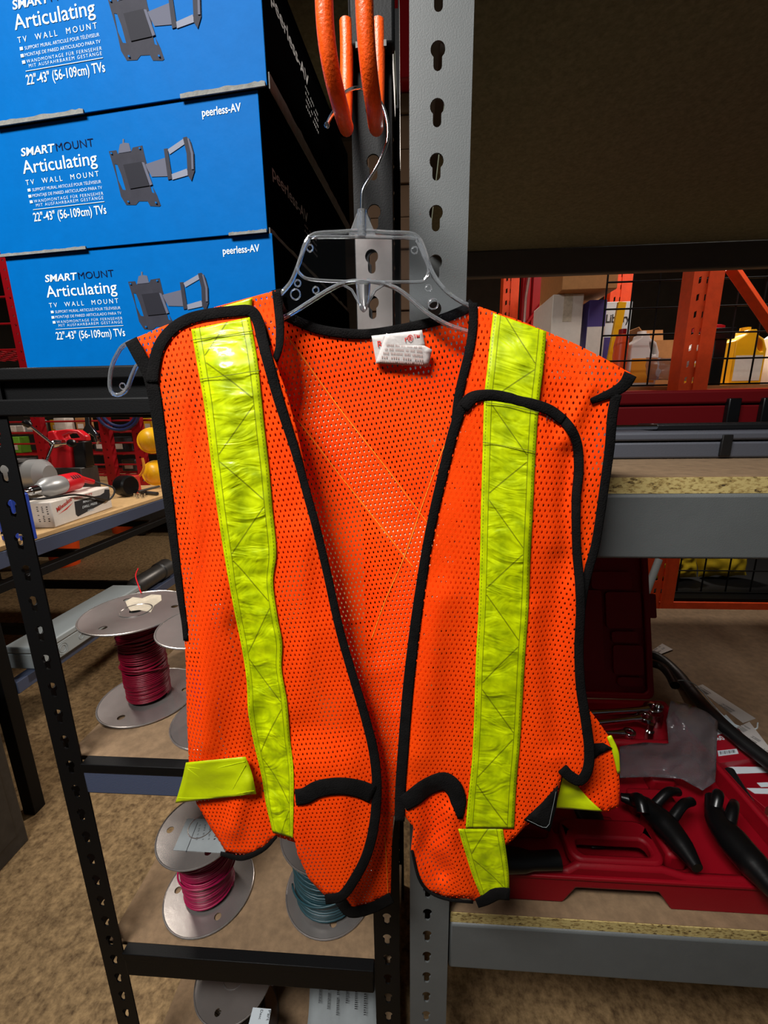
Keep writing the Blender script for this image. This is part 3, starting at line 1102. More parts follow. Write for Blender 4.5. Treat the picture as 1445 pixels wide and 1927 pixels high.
# right front
FR = [(857, 805), (872, 762), (892, 745), (930, 744), (980, 754), (1030, 768), (1066, 795), (1087, 830), (1092, 880), (1087, 940), (1087, 1050), (1093, 1140), (1090, 1220), (1093, 1290), (1103, 1350), (1110, 1410), (1106, 1452), (1094, 1470), (1074, 1462), (1058, 1455), (1050, 1490), (1020, 1530), (985, 1558), (965, 1580), (945, 1594), (955, 1640), (958, 1683), (930, 1690), (905, 1700), (880, 1690), (840, 1690), (806, 1676), (787, 1652), (773, 1602), (778, 1556), (757, 1530), (757, 1480), (762, 1400), (768, 1330), (775, 1260), (785, 1180), (797, 1100), (806, 1030), (820, 960), (834, 900), (846, 850)]
cloth('front_panel', FR, YF, M['vest'], 4, 10)
ribbon('front_binding', [(752, 1545), (753, 1490), (758, 1420), (764, 1340), (771, 1265), (781, 1180), (792, 1100), (803, 1030), (817, 960), (831, 900), (843, 850), (855, 805), (870, 766), (890, 746), (930, 744), (980, 755), (1030, 770), (1064, 795), (1084, 830), (1089, 880), (1084, 940), (1085, 1030), (1090, 1090), (1092, 1150), (1089, 1220), (1092, 1290), (1101, 1350), (1108, 1405), (1106, 1445), (1092, 1468), (1072, 1460), (1058, 1446)], [18, 19, 19, 18, 16, 17, 18, 18, 17, 15, 16, 16, 18, 20], YF, M['black_cloth'], .003)
RL = [(928, 589), (922, 640), (917, 690), (911, 750), (908, 850), (905, 950), (903, 1050), (900, 1150), (895, 1250), (892, 1350), (888, 1430), (881, 1500), (876, 1558)]
RR = [(1028, 624), (1025, 660), (1021, 700), (1013, 770), (1007, 860), (1003, 950), (998, 1050), (994, 1150), (988, 1230), (983, 1320), (978, 1400), (971, 1480), (967, 1559)]
tape('reflective_stripe', RL, RR, YF, M['tape'], t0=.15, wpx=104, crease=.0011, label='lime glossy stripe down the right front')
ribbon('front_binding', [(872, 768), (895, 747), (930, 744), (980, 755), (1030, 770), (1060, 791)], 19, YF, M['black_cloth'], .0042)
tape('reflective_stripe', [(862, 1560), (874, 1600), (888, 1645), (905, 1688)], [(946, 1560), (952, 1600), (957, 1640), (958, 1676)], YF, M['tape'], .0012, t0=1.1, wpx=86, label='loose lower end of the right stripe')
ribbon('hem_binding', [(897, 1700), (915, 1692), (935, 1681), (959, 1682)], [16, 24, 22], YF, M['black_cloth'], .003)
ribbon('hem_binding', [(775, 1600), (788, 1652), (808, 1678), (842, 1692), (890, 1697)], [3, 4, 4, 5], YF, M['black_cloth'], .0016)
ribbon('elastic_band', [(758, 1512), (778, 1500), (805, 1480), (835, 1470), (853, 1482), (862, 1505), (866, 1540)], [30, 34, 32, 34, 32, 28, 8], YF, M['black_cloth'], .0045)
for pth in ([(360, 640), (420, 632), (477, 622)], [(374, 714), (430, 706), (489, 697)], [(912, 757), (960, 764), (1014, 776)], [(908, 832), (960, 841), (1008, 850)]):
    MB().tube([at(p.x, p.y, YF(p.x, p.y) - .0042) for p in smooth_path(pth, 8)], .0003, 5).build('seam_stitching', M['olive_thread'], vs)
# loose side flap on the right
fl = lambda u, v: .405 - .006 * math.sin((u - 1090) / 40) + .004 * nz(u / 40, v / 50, 1.0)
cloth('side_flap', [(1098, 1322), (1125, 1356), (1150, 1392), (1162, 1430), (1166, 1480), (1164, 1518), (1140, 1528), (1105, 1520), (1088, 1490), (1100, 1440)], fl, M['vest'], 15, 9)
ribbon('side_flap_edge', [(1146, 1385), (1158, 1415), (1164, 1455)], [8, 11, 4], fl, M['lime_plain'], .002, label='lime edge of the loose side flap')
tape('side_tab', [(1060, 1458), (1052, 1490), (1046, 1520)], [(1068, 1456), (1105, 1500), (1134, 1527)], off(fl, .005), M['lime_plain'], label='lime side tab folded over the right hem')
cloth('side_strap', [(1112, 1400), (1135, 1398), (1152, 1408), (1128, 1420), (1110, 1434)], off(fl, .003), M['black_cloth'], 0, 9)
cloth('hook_tab', [(1050, 1478), (1046, 1520), (1034, 1564), (986, 1543), (1020, 1512)], lambda u, v: .372 + .003 * nz(u / 30, v / 30), M['black_cloth'], 0, 9, solid=.0016)
MB().tube([at(p.x, p.y, .3695) for p in smooth_path([(992, 1543), (1028, 1557), (1038, 1528), (1046, 1490)], 8)], .0002, 5).build('seam_stitching', M['label_grey'], vs)
# neck tag
tg = off(YB, .003)
cloth('neck_tag', [(699, 632), (794, 621), (800, 652), (770, 680), (708, 684)], tg, M['white_tag'], 0, 9)
tg2 = off(YB, .0055)
cloth('neck_tag', [(727, 627), (742, 634), (752, 650), (798, 650), (813, 658), (806, 690), (706, 684)], tg2, M['white_tag'], 0, 9)
Mt = lambda u, v, u2, v2, d: frame(at(u, v, YB(u, v) - d), at(u2, v2, YB(u, v) - d) - at(u, v, YB(u, v) - d), Vector((0, 0, 1)))
text('tag_lettering', 'Re', Mt(711, 653, 726, 651, .0045), M['tag_red'], vs, .0055, .0085, .01)
text('tag_lettering', 'r®™', Mt(762, 643, 789, 640, .0045), M['tag_red'], vs, .0055, .0145, .01)
for k, s in enumerate(('illilil lili illi lilil iil lil', 'il lil illili il lil illi', 'liil lilillil lili ilillil', 'lil illi lili lill', 'illi liil illi lil lilli')):
    text('tag_lettering', s, Mt(727 - k * 3, 651 + k * 7.5, 790 - k * 3, 655 + k * 7.5, .0066), M['tag_grey'], vs, .0021, .034 + .002 * k)
# pen scribble by the right binding
MB().tube([at(u, v, YF(u, v) - .002) for (u, v) in ((1028, 792), (1030, 782), (1034, 789), (1038, 783), (1042, 793), (1048, 788), (1054, 796), (1060, 794))], .0005, 5).build('ink_scribble', M['ink'], vs)

# ================================================================== wire spools


def spool(label, base, rf, h, rc, wire, name='wire_spool', rtop=None, rot=0, turns=34, full=1.0):
    r = thing(name, label, 'wire spool', base, 0, 'wire spools on the black rack')
    rtop = rtop or rf
    for (z, rr) in ((.0015, rf), (h, rtop)):
        hs = [circle(0, 0, .011, 16)] + [circle(rr * .74 * math.cos(rot + k * 2.094), rr * .74 * math.sin(rot + k * 2.094), .0065, 12) for k in range(3)]
        mb = MB().prism(circle(0, 0, rr, 56), z - .0007, z + .0007, None, hs)
        mb.tube([(rr * math.cos(2 * math.pi * k / 56), rr * math.sin(2 * math.pi * k / 56), z) for k in range(56)], .0017, 8, closed=True)
        mb.tube([(rr * .3 * math.cos(2 * math.pi * k / 32), rr * .3 * math.sin(2 * math.pi * k / 32), z + .0008) for k in range(32)], .0016, 6, closed=True)
        mb.build('flange', M['galv'], r, local=True)
    MB().lathe([(rc * .8, .003), (rc * .8, h - .002)], None, 32).build('barrel', M['dark_metal'], r, local=True)
    pts = []
    rw = (h * .9) / turns / 2
    rr_ = random.Random(len(label))
    for i in range(turns * 30):
        t = i / (turns * 30)
        a = 2 * math.pi * i / 30
        sw = math.sin(t * math.pi)
        rad = rc * (full + .05 * nz(t * 9, 3.3, rc * 50) + .03 * nz(a * .35, t * 40, 1))
        z = .008 + (h - .016) * t + .004 * nz(a * .5, t * 25, 2) * sw
        pts.append((rad * math.cos(a), rad * math.sin(a), z))
    MB().tube(pts, rw * .95, 6).build('wire_winding', wire, r, local=True, angle=180)
    for k in range(2):                      # loose crossing turns
        pts = []
        ph = rr_.uniform(0, 6)
        for i in range(40):
            a = ph + i / 39 * math.pi * 1.6
            pts.append((rc * 1.09 * math.cos(a), rc * 1.09 * math.sin(a), h * (.25 + .35 * k) + h * .2 * math.sin(i / 39 * math.pi * .9)))
        MB().tube(pts, rw * .8, 6).build('loose_turn', wire, r, local=True, angle=180)
    return r


SA = spool('tall spool of crimson wire standing alone at the left of the middle shelf', (-.500, .655, .885), .085, .178, .0365, M['crimson_wire'], rtop=.088, rot=2.4, turns=46)
zt = .0009
pl = [at(u, v, Z=.885 + .178 + .001) - SA.location for (u, v) in ((236, 1132), (250, 1124), (268, 1126), (285, 1119), (303, 1120), (304, 1130), (290, 1140), (284, 1152), (262, 1148), (246, 1150), (240, 1142))]
MB().prism([(p.x, p.y) for p in pl], .1788, .1794).build('paper_label', M['label_tan'], SA, local=True, smooth=False)
MB().tube(smooth_path([at(u, v, Z=1.064) + Vector((0, 0, zz)) - SA.location for (u, v, zz) in ((266, 1118, .002), (262, 1112, .012), (258, 1100, .02), (264, 1094, .03))], .004), .0011, 6).build('wire_tail', M['tool_red'], SA, local=True)
SBk = spool('spool of dark blue wire half hidden behind the vest edge, middle shelf', (-.342, .603, .885), .075, .182, .03, mat('navy_wire', (40, 46, 110), .4), rot=.6)
SC3 = spool('smaller spool at the rear of the middle shelf, behind the crimson one', (-.455, .86, .885), .066, .18, .03, mat('brown_wire', (70, 52, 46), .4), rot=1.1)
SP = spool('spool of hot pink wire under the vest hem on the lower shelf', (-.402, .605, .4835), .084, .152, .047, M['pink_wire'], rtop=.078, rot=1.2, turns=30, full=.97)
zl = .152 + .0012
pl = [at(u, v, Z=.4835 + zl) - SP.location for (u, v) in ((326, 1600), (352, 1541), (392, 1541), (425, 1606))]
MB().prism([(p.x, p.y) for p in pl], zl, zl + .0005).build('paper_label', M['label_grey'], SP, local=True, smooth=False)
a, b = [at(u, v, Z=.4835 + zl) - SP.location for (u, v) in ((372, 1548), (350, 1604))]
MB().prism([(a.x - .0006, a.y), (a.x + .0006, a.y), (b.x + .0006, b.y), (b.x - .0006, b.y)], zl + .0005, zl + .0007).build('label_rule', M['ink'], SP, local=True, smooth=False)
for k in range(4):
    p = at(378 + 10 * k, 1552, Z=.4835 + zl) - SP.location
    q = at(368 + 12 * k, 1598, Z=.4835 + zl) - SP.location
    Mx = frame((p.x, p.y, zl + .0008), (q.x - p.x, q.y - p.y, 0), (0, 1, 0))
    text('label_lettering', ('il liil il lil', 'lilil lil i', 'lilillil ili il', 'lil il')[k], frame((p.x, p.y, zl + .0008), (q.x - p.x, q.y - p.y, 0), (-(p.y - q.y), -(q.x - p.x) * -1, 0)), M['ink'], SP, .0032, .03, 0, 1, 0, local=True)
ST = spool('spool of teal wire beside the rack post on the lower shelf', (-.160, .618, .4835), .086, .15, .066, M['teal_wire'], rot=2.9, turns=26)
SL = spool('bare topped spool on the bottom shelf with a white part label', (-.372, .600, .101), .079, .150, .05, M['dark_metal'], rot=.35)
zl = .152
pl = [at(u, v, Z=.101 + zl) - SL.location for (u, v) in ((476, 1896), (510, 1899), (500, 1960), (462, 1950))]
MB().prism([(p.x, p.y) for p in pl], zl, zl + .0005).build('paper_label', M['print_white'], SL, local=True, smooth=False)
e1 = (pl[3] - pl[0]); e1.z = 0
for k, (s, c_) in enumerate((('Part', .0062), ('Desc', .0048))):
    p = pl[1] + (pl[0] - pl[1]) * (.12 + .42 * k) + e1 * .06
    text('label_lettering', s, frame((p.x, p.y, zl + .0007), (e1.x, e1.y, 0), (-e1.y, e1.x, 0)), M['ink'], SL, c_, None, .01, 1, 0, local=True)
SD = spool('black topped spool at the rear of the bottom shelf', (-.225, .800, .101), .095, .15, .05, M['black_tool'], rot=.35)
for c_ in SD.children:
    if c_.name.startswith('flange'):
        c_.data.materials[0] = M['black_tool']


def pillow(name, Mx, sx, sy, th, m, nx=26, ny=20, amp=.004, seed=0, **kw):
    """soft packet: two crumpled faces meeting at the edge"""
    mb = MB()
    for sgn in (1, -1):
        o = len(mb.v)
        for j in range(ny + 1):
            for i in range(nx + 1):
                a, b_ = i / nx, j / ny
                e = (4 * a * (1 - a)) ** .5 * (4 * b_ * (1 - b_)) ** .5
                x = (a - .5) * sx * (1 + .06 * nz(b_ * 4, seed, 1))
                y = (b_ - .5) * sy * (1 + .06 * nz(a * 4, seed, 2))
                mb.v.append(Mx @ Vector((x, y, sgn * (th * e + .0002) + amp * nz(a * 6, b_ * 6, seed + 7 * (sgn > 0)) * e)))
        for j in range(ny):
            for i in range(nx):
                k = o + j * (nx + 1) + i
                q = (k, k + 1, k + nx + 2, k + nx + 1)
                mb.f.append(q if sgn > 0 else q[::-1])
    return mb.build(name, m, angle=70, **kw)


pkr = thing('paper_packet', 'crumpled grey printed packet on the bottom shelf next to the post', 'packet', (-.14, .60, .101))
Mp = frame((-.142, .612, .196), (1, .05, 0), (-.05, .80, .6))
pillow('packet_body', Mp, .148, .20, .018, M['label_grey'], parent=pkr, amp=.007, seed=3)
for k in range(6):
    p = Vector((-.050 + .019 * k, .066 - .008 * (k % 3), .0285))
    text('packet_lettering', 'ilillil lilili lil  lil illililili'[k * 2:], Mp @ Matrix.Translation(p) @ Matrix.Rotation(-math.pi / 2, 4, 'Z'), M['ink'], pkr, .0046, .075, .01)

# ================================================================== open red tool case on the right
cs = thing('tool_case', 'open dark red moulded tool case on the lower grey deck', 'tool case', (.35, .68, .671))
cx0, cx1, cy0, cy1, cz = .085, .605, .487, .885, .6712
mb = MB()
fx = [(cx0, 0), (.235, 0), (.252, .030), (.372, .030), (.392, 0), (cx1, 0), (cx1, .062), (.41, .062), (.37, .075), (.25, .075), (.235, .062), (cx0, .062)]
mb.prism(fx, -.012, 0, MXZ(cy0, 0, cz))
mb.box((cx0, cy1 - .012, cz), (cx1, cy1, cz + .062))
mb.box((cx0, cy0 + .012, cz), (cx0 + .012, cy1 - .012, cz + .062))
mb.box((cx1 - .012, cy0 + .012, cz), (cx1, cy1 - .012, cz + .062))
mb.box((cx0 + .01, cy0 + .01, cz + .018), (cx1 - .01, cy1 - .01, cz + .030))
mb.build('case_base', M['case_red'], cs, bevel=.005)
MB().prism([(cx0 - .004, cy0 - .004), (cx1 + .004, cy0 - .004), (cx1 + .004, cy1 + .002), (cx0 - .004, cy1 + .002)], cz + .052, cz + .058, None, [[(cx0 + .010, cy0 + .010), (cx1 - .010, cy0 + .010), (cx1 - .010, cy1 - .010), (cx0 + .010, cy1 - .010)]]).build('case_rim', M['case_red'], cs, bevel=.0015)
MB().prism(rrect(.243, .492, .382, .560, .018), cz + .060, cz + .080, None, [rrect(.258, .503, .366, .528, .010)]).build('carry_handle', M['case_red'], cs, bevel=.004)
mb = MB()
for (xa, ya, xb, yb, hh) in ((.10, .56, .235, .575, .028), (.245, .57, .285, .62, .034), (.30, .565, .345, .585, .03), (.40, .52, .432, .60, .032), (.395, .61, .47, .64, .034), (.10, .68, .41, .70, .032), (.455, .66, .50, .69, .03), (.40, .75, .59, .765, .03), (.10, .64, .20, .655, .03)):
    MB().box((xa, ya, cz + .029), (xb, yb, cz + .029 + hh)).build('moulded_divider', M['case_red'], cs, bevel=.006)
ML = frame((cx0, cy1 + .006, cz + .060), (1, 0, 0), (0, .30, .95))


def ploc(Mx, u, v):
    n = Mx.col[2].to_3d()
    d = ray(u, v)
    t = (Mx.translation - CAM).dot(n) / d.dot(n)
    q = Mx.inverted() @ (CAM + d * t)
    return (q.x, q.y)


LW = .500
mb = MB().prism(rrect(0, 0, LW, .40, .018), -.035, -.004, ML)
mb.build('case_lid', M['case_red'], cs, bevel=.004)
MB().prism(rrect(0, 0, LW, .40, .018), -.004, .008, ML, [rrect(.014, .014, LW - .014, .386, .012)]).build('lid_rim', M['case_red'], cs, bevel=.003)
for q in (((1112, 1076), (1186, 1108)), ((1140, 1114), (1204, 1181)), ((1150, 1188), (1198, 1208)), ((1154, 1214), (1210, 1268)), ((1162, 1274), (1208, 1290)), ((1040, 1110), (1130, 1260))):
    a = ploc(ML, q[0][0], q[1][1])
    b = ploc(ML, q[1][0], q[0][1])
    x0, x1 = min(a[0], b[0]), min(max(a[0], b[0]), LW - .02)
    y0, y1 = max(min(a[1], b[1]), .016), max(a[1], b[1])
    MB().prism(rrect(x0, y0, x1, y1, .008), -.004, .005, ML).build('lid_rib', M['case_red'], cs, bevel=.003)
a, b = ploc(ML, 1214, 1166), ploc(ML, 1244, 1120)
MB().prism(rrect(LW - .004, a[1], b[0], b[1], .004), -.03, -.022, ML).build('latch_tab', M['case_red'], cs, bevel=.002)


def wrench(label, a, b, r, m=M['chrome']):
    t = thing('wrench', label, 'wrench', (Vector(a) + Vector(b)) / 2, 0, 'chrome wrenches in the red case')
    a, b = Vector(a), Vector(b)
    d = (b - a).normalized()
    s = Vector((-d.y, d.x, 0))
    MB().tube([a + d * .02, a + (b - a) * .5, b - d * .03, b - d * .012], [r, r * .8, r, r * 1.6], 10).build('shank', m, t)
    Mx = Matrix.Translation(b)
    poly = circle(0, 0, r * 2.8, 22)
    Mh = frame(b, d, s)
    MB().prism(poly, -r * .9, r * .9, Mh, [circle(0, 0, r * 1.6, 12)]).build('box_end', m, t, bevel=.001)
    Mh = frame(a, -d, s)
    jaw = [(-r * 3, -r * 1.2), (r * 1, -r * 2.6), (r * 3.2, -r * 2.2), (r * 3, -r), (r * .8, -r * .9), (r * .8, r * .9), (r * 3, r), (r * 3.2, r * 2.2), (r * 1, r * 2.6), (-r * 3, r * 1.2)]
    MB().prism(jaw, -r * .9, r * .9, Mh).build('open_jaw', m, t, bevel=.001)
    return t


zw = .742
wrench('largest chrome wrench, rearmost in the red case under its lid', at(1085, 1343, Z=zw), at(1228, 1334, Z=zw), .0068)
wrench('middle chrome wrench in the red case, just in front of the longest', at(1092, 1363, Z=zw), at(1213, 1350, Z=zw), .0055)
wrench('small chrome wrench nearest the vest flap in the red case', at(1098, 1378, Z=zw - .005), at(1184, 1379, Z=zw - .005), .0045)
mb = MB()
for (u, v, rr) in ((1236, 1352, .012),):
    p = at(u, v, Z=.720)
    mb.lathe([(rr, 0), (rr, .03), (rr * .8, .034), (rr * .8, .052), (rr * .5, .056)], Matrix.Translation((p.x, p.y, .702)), 20)
tag(mb.build('socket', M['chrome']), 'upright chrome socket at the right end of the wrenches', 'socket')
mb = MB()
p = at(1222, 1378, Z=.72)
tag(MB().lathe([(.009, 0), (.009, .022), (.006, .025), (.006, .04)], Matrix.Translation((p.x, p.y, .702)), 18).build('socket', M['chrome']), 'short chrome socket in front of the taller one', 'socket')

# clear bag lying over the case
bgp = [(1166, 1405), (1215, 1398), (1258, 1400), (1254, 1355), (1262, 1319), (1296, 1326), (1330, 1340), (1350, 1357), (1348, 1420), (1345, 1472), (1322, 1488), (1282, 1466), (1225, 1462), (1166, 1464)]
bl_ = lin_path(bgp, 6)
pts = list(bl_)
n = len(bl_)
v = 1322
while v < 1488:
    u = 1168
    while u < 1350:
        q = Vector((u, v))
        if inside(q, bl_) and min((q - e).length for e in bl_) > 4:
            pts.append(q)
        u += 7
    v += 7
vo, eo, fo, *_ = delaunay_2d_cdt(pts, [(i, (i + 1) % n) for i in range(n)], [], 1, 1e-4)
mb = MB()
for p in vo:
    e = min((p - q).length for q in bl_)
    rise = .014 * sstep(0, 40, e)
    zz = .748 + .03 * sstep(1400, 1330, p.y) + rise + .006 * nz(p.x / 22, p.y / 22) + .003 * nz(p.x / 9, p.y / 9)
    mb.v.append(at(p.x, p.y, Z=zz))
mb.f = [tuple(f) for f in fo]
o = tag(mb.build('plastic_bag', M['film'], angle=50), 'crumpled clear plastic bag spilling over the red tool case', 'plastic bag')
s_ = o.modifiers.new('thickness', 'SOLIDIFY')
s_.thickness = .0012


def puller(label, pts, rad, jaws):
    t = thing('jaw_puller', label, 'tool', at(pts[0][0], pts[0][1], Z=.72), 0, 'black pullers in the red case')
    zb = .760
    P3 = smooth_path([at(u, v, Z=zb) for (u, v) in pts], .006)
    N = len(P3)
    rr = []
    for i in range(N):
        x = i / (N - 1) * (len(rad) - 1)
        k = min(int(x), len(rad) - 2)
        rr.append(rad[k] + (rad[k + 1] - rad[k]) * (x - k))
    MB().tube(P3, rr, 16).build('tool_body', M['black_tool'], t)
    for (a, b, r0, r1) in jaws:
        A, B = at(*a, Z=zb + .006), at(*b, Z=zb + .012)
        mid = (A + B) / 2 + Vector((0, 0, .012))
        MB().tube(smooth_path([A, mid, B], .004), [r0 + (r1 - r0) * i / 40 for i in range(len(smooth_path([A, mid, B], .004)))], 10).build('jaw', M['black_tool'], t)
    return t


puller('black jaw puller lying across the middle of the red case', [(1168, 1500), (1205, 1512), (1240, 1540), (1278, 1585), (1312, 1634)], [.006, .015, .020, .016, .008], [((1232, 1515), (1276, 1490), .008, .004), ((1262, 1545), (1302, 1508), .008, .004), ((1195, 1505), (1210, 1530), .010, .008)])
puller('larger black jaw puller at the right end of the red case', [(1338, 1500), (1352, 1545), (1385, 1590), (1420, 1630), (1470, 1690)], [.009, .017, .022, .021, .012], [((1345, 1525), (1352, 1494), .009, .004), ((1370, 1560), (1382, 1512), .009, .003)])
hd = MB().tube([at(u, v, Z=.757) for (u, v) in ((895, 1608), (930, 1616), (985, 1620), (1000, 1620), (1052, 1618))], [.018, .019, .015, .012, .0125], 18).build('ratchet_handle', M['black_tool'])
tag(hd, 'black cylindrical handle in the red case beside the vest hem', 'tool handle')
pd = pillow('foam_pad', frame(at(1118, 1552, Z=.724), (1, .1, 0), (-.15, 1, 0.1)), .045, .07, .010, M['black_rubber'], amp=.002, seed=5)
tag(pd, 'black pad tucked behind the red case handle', 'pad')

# packs, hoses and tags right of the case
crd = thing('product_pack', 'red and white pack numbered 660 beside the red case', 'pack', at(1385, 1390, Z=.672))


def zpoly(px, z0, z1):
    return [(at(u, v, Z=z1).x, at(u, v, Z=z1).y) for (u, v) in px]


MB().prism(zpoly([(1350, 1352), (1366, 1346), (1440, 1424), (1346, 1436)], 0, .715), .672, .715).build('pack_body', mat('pack_red', (150, 18, 34), .4), crd, bevel=.001)
MB().prism(zpoly([(1349, 1352), (1366, 1345), (1390, 1370), (1347, 1384)], 0, .7155), .7151, .7158).build('white_band', M['print_white'], crd, smooth=False)
MB().prism(zpoly([(1350, 1413), (1386, 1409), (1390, 1418), (1352, 1423)], 0, .7155), .7151, .7158).build('barcode_label', M['print_white'], crd, smooth=False)
bb = zpoly([(1354, 1414), (1383, 1411), (1385, 1416), (1355, 1420)], 0, .716)
for k in range(11):
    a_ = Vector(bb[0]).lerp(Vector(bb[1]), (k + .1) / 11)
    b_ = Vector(bb[3]).lerp(Vector(bb[2]), (k + .1) / 11)
    wv = .0009 if k % 3 else .0016
    MB().prism([(a_.x, a_.y), (a_.x + wv, a_.y), (b_.x + wv, b_.y), (b_.x, b_.y)], .716, .7163).build('barcode_bar', M['ink'], crd, smooth=False)
p, q = at(1345, 1394, Z=.7165), at(1370, 1391, Z=.7165)
text('pack_lettering', '660', frame(p, q - p, (q - p).cross(Vector((0, 0, -1)))), M['print_white'], crd, .0105, .026, .02)
cr2 = thing('product_pack', 'second red and white pack, in front of the pack numbered 660', 'pack', at(1410, 1470, Z=.672))
MB().prism(zpoly([(1350, 1440), (1450, 1428), (1490, 1480), (1440, 1520), (1372, 1462)], 0, .700), .672, .700).build('pack_body', M['case_red'], cr2, bevel=.001)
MB().prism(zpoly([(1370, 1443), (1448, 1443), (1460, 1453), (1384, 1456)], 0, .7006), .7001, .7008).build('white_band', M['print_white'], cr2, smooth=False)
MB().prism(zpoly([(1424, 1473), (1450, 1472), (1456, 1480), (1432, 1481)], 0, .7006), .7001, .7008).build('barcode_label', M['print_white'], cr2, smooth=False)
MB().prism(zpoly([(1405, 1483), (1460, 1484), (1450, 1494), (1420, 1493)], 0, .7006), .7001, .7008).build('white_band', M['print_white'], cr2, smooth=False)
for pth, r_, lb in (([(1205, 1228), (1240, 1238), (1275, 1268), (1310, 1312), (1345, 1350), (1392, 1392), (1470, 1452)], .014, 'thick black hose curving down past the clear bag'),
                    ([(1205, 1244), (1240, 1252), (1258, 1268), (1270, 1290)], .011, 'shorter black hose inside the curve of the thick one'),
                    ([(1372, 1452), (1398, 1495), (1430, 1540), (1480, 1590)], .010, 'black ribbed hose in front of the red packs')):
    zc = .674 + r_ + {.010: .03, .011: .042, .014: 0}[r_]
    tag(MB().tube(smooth_path([at(u, v, Z=zc + (.052 * sstep(1280, 1340, u) if r_ == .014 else 0)) for (u, v) in pth], .008), r_, 14).build('rubber_hose', M['black_rubber']), lb, 'hose', 'black hoses on the lower grey deck')


def flat_tag(label, px, z, rows):
    t = thing('paper_tag', label, 'tag', at(*px[0], Z=z - .001), 0, 'white tags on the lower grey deck')
    MB().prism(zpoly(px, 0, z), z - .001, z).build('tag_card', M['white_tag'], t, smooth=False)
    A, B, D = [at(*q, Z=z + .0004) for q in (px[0], px[1], px[3])]
    for k in range(rows):
        p = A + (D - A) * ((k + .5) / rows) + (B - A) * .1
        text('tag_lettering', ('lilil il', 'illi lil', 'l i l i')[k % 3], frame(p, B - A, (A - D)), M['ink'], t, (D - A).length / rows * .45, (B - A).length * .6)
    return t


flat_tag('white barcode tag lying by the corner of the red case lid', [(1224, 1226), (1246, 1211), (1266, 1222), (1240, 1232)], .674, 2)
flat_tag('long white tag on the thick hose, tied with a white strap', [(1308, 1292), (1322, 1288), (1422, 1352), (1398, 1360)], .712, 2)
flat_tag('white tag at the right edge, below the long one', [(1388, 1368), (1410, 1358), (1452, 1412), (1448, 1440)], .722, 3)
tag(MB().tube(smooth_path([at(u, v, Z=.715 + z_) for (u, v, z_) in ((1264, 1296, 0), (1268, 1284, .01), (1284, 1280, .014), (1304, 1286, .012), (1320, 1300, .004), (1345, 1330, 0), (1380, 1362, .002), (1420, 1372, .006), (1426, 1360, .01))], .004), .0013, 6).build('cable_tie', M['print_white']), 'thin white cable tie looped around the black hoses', 'cable tie')

# ================================================================== middle deck cases
zd = 1.3322
gc = thing('plastic_case', 'flat grey plastic case lying on the particle board deck', 'case', (.6, .72, zd))
MB().box((.24, .655, zd), (1.15, .79, zd + .026)).build('lower_shell', M['grey_plastic'], gc, bevel=.004)
MB().box((.238, .652, zd + .0275), (1.152, .792, zd + .041)).build('upper_shell', M['grey_plastic'], gc, bevel=.004)
MB().box((.47, .650, zd + .004), (.485, .655, zd + .036)).build('latch', M['black_rubber'], gc, bevel=.001)
MB().box((.40, .70, zd + .041), (1.1, .76, zd + .052)).build('top_grip', M['black_rubber'], gc, bevel=.003)
rc_ = thing('metal_toolbox', 'long dark red toolbox behind the grey case under the wire grid', 'toolbox', (.75, .95, zd))
MB().box((.20, .82, zd), (1.30, 1.10, zd + .082)).build('body', M['toolbox_red'], rc_, bevel=.003)
MB().box((.197, .816, zd + .084), (1.303, 1.104, zd + .110)).build('lid', M['toolbox_red'], rc_, bevel=.005)
for xa in (.585, .645):
    MB().box((xa, .808, zd + .045), (xa + .022, .8195, zd + .094)).build('latch', M['black_tool'], rc_, bevel=.002)
tag(MB().tube([(.29, .70, zd + .050), (.33, .70, zd + .047), (.40, .70, zd + .047)], [.006, .0045, .004], 10).build('screwdriver_bit', M['chrome']), 'small chrome bit lying on the grey case beside the vest', 'bit')

# ================================================================== storage racks behind, right
orr = thing('orange_pallet_rack', 'orange slotted pallet rack frame behind the grey shelving', 'pallet rack', (1.5, 2.4, 0))


def slot_post(root, xa, xb, y, z1, m):
    hs = []
    z = .12
    while z < z1 - .08:
        for x in (xa + (xb - xa) * .22, xa + (xb - xa) * .48):
            hs.append([(x - .006, z), (x + .006, z + .006), (x + .006, z + .034), (x - .006, z + .028)])
        z += .075
    mb = MB().prism([(xa, 0), (xb, 0), (xb, z1), (xa, z1)], -.003, 0, MXZ(y), hs)
    mb.box((xa, y + .003, 0), (xa + .004, y + .09, z1))
    mb.box((xb - .004, y + .003, 0), (xb, y + .09, z1))
    mb.box(((xa + xb) / 2 - .003, y - .006, 0), ((xa + xb) / 2 + .003, y, z1))
    return mb.build('post', m, root, smooth=False)


slot_post(orr, at(1308, 504, 2.2).x, at(1366, 504, 2.2).x, 2.2, 2.9, M['rack_orange'])
slot_post(orr, at(1308, 504, 2.2).x + .02, at(1366, 504, 2.2).x + .02, 3.1, 2.9, M['rack_orange'])
slot_post(orr, at(948, 520, 3.1).x, at(978, 520, 3.1).x, 3.1, 2.9, M['rack_orange'])
for (a, b) in (((1374, 500), (1470, 640)),):
    A, B = at(a[0], a[1], 2.26), at(b[0], b[1], 2.34)
    Mx = axis(A, B)
    L_ = (B - A).length
    MB().box((-.03, -.02, 0), (.03, .02, L_), Mx).build('diagonal_brace', M['rack_orange'], orr, bevel=.003)
MB().box((1.0, 2.30, .22), (3.2, 2.35, .325)).build('beam', M['rack_orange'], orr, bevel=.003)
MB().box((.6, 2.45, 1.44), (3.2, 2.50, 1.53)).build('beam', M['rack_orange'], orr, bevel=.003)
MB().box((.55, 2.46, 1.53), (3.2, 3.15, 1.55)).build('deck', M['cardboard'], orr)
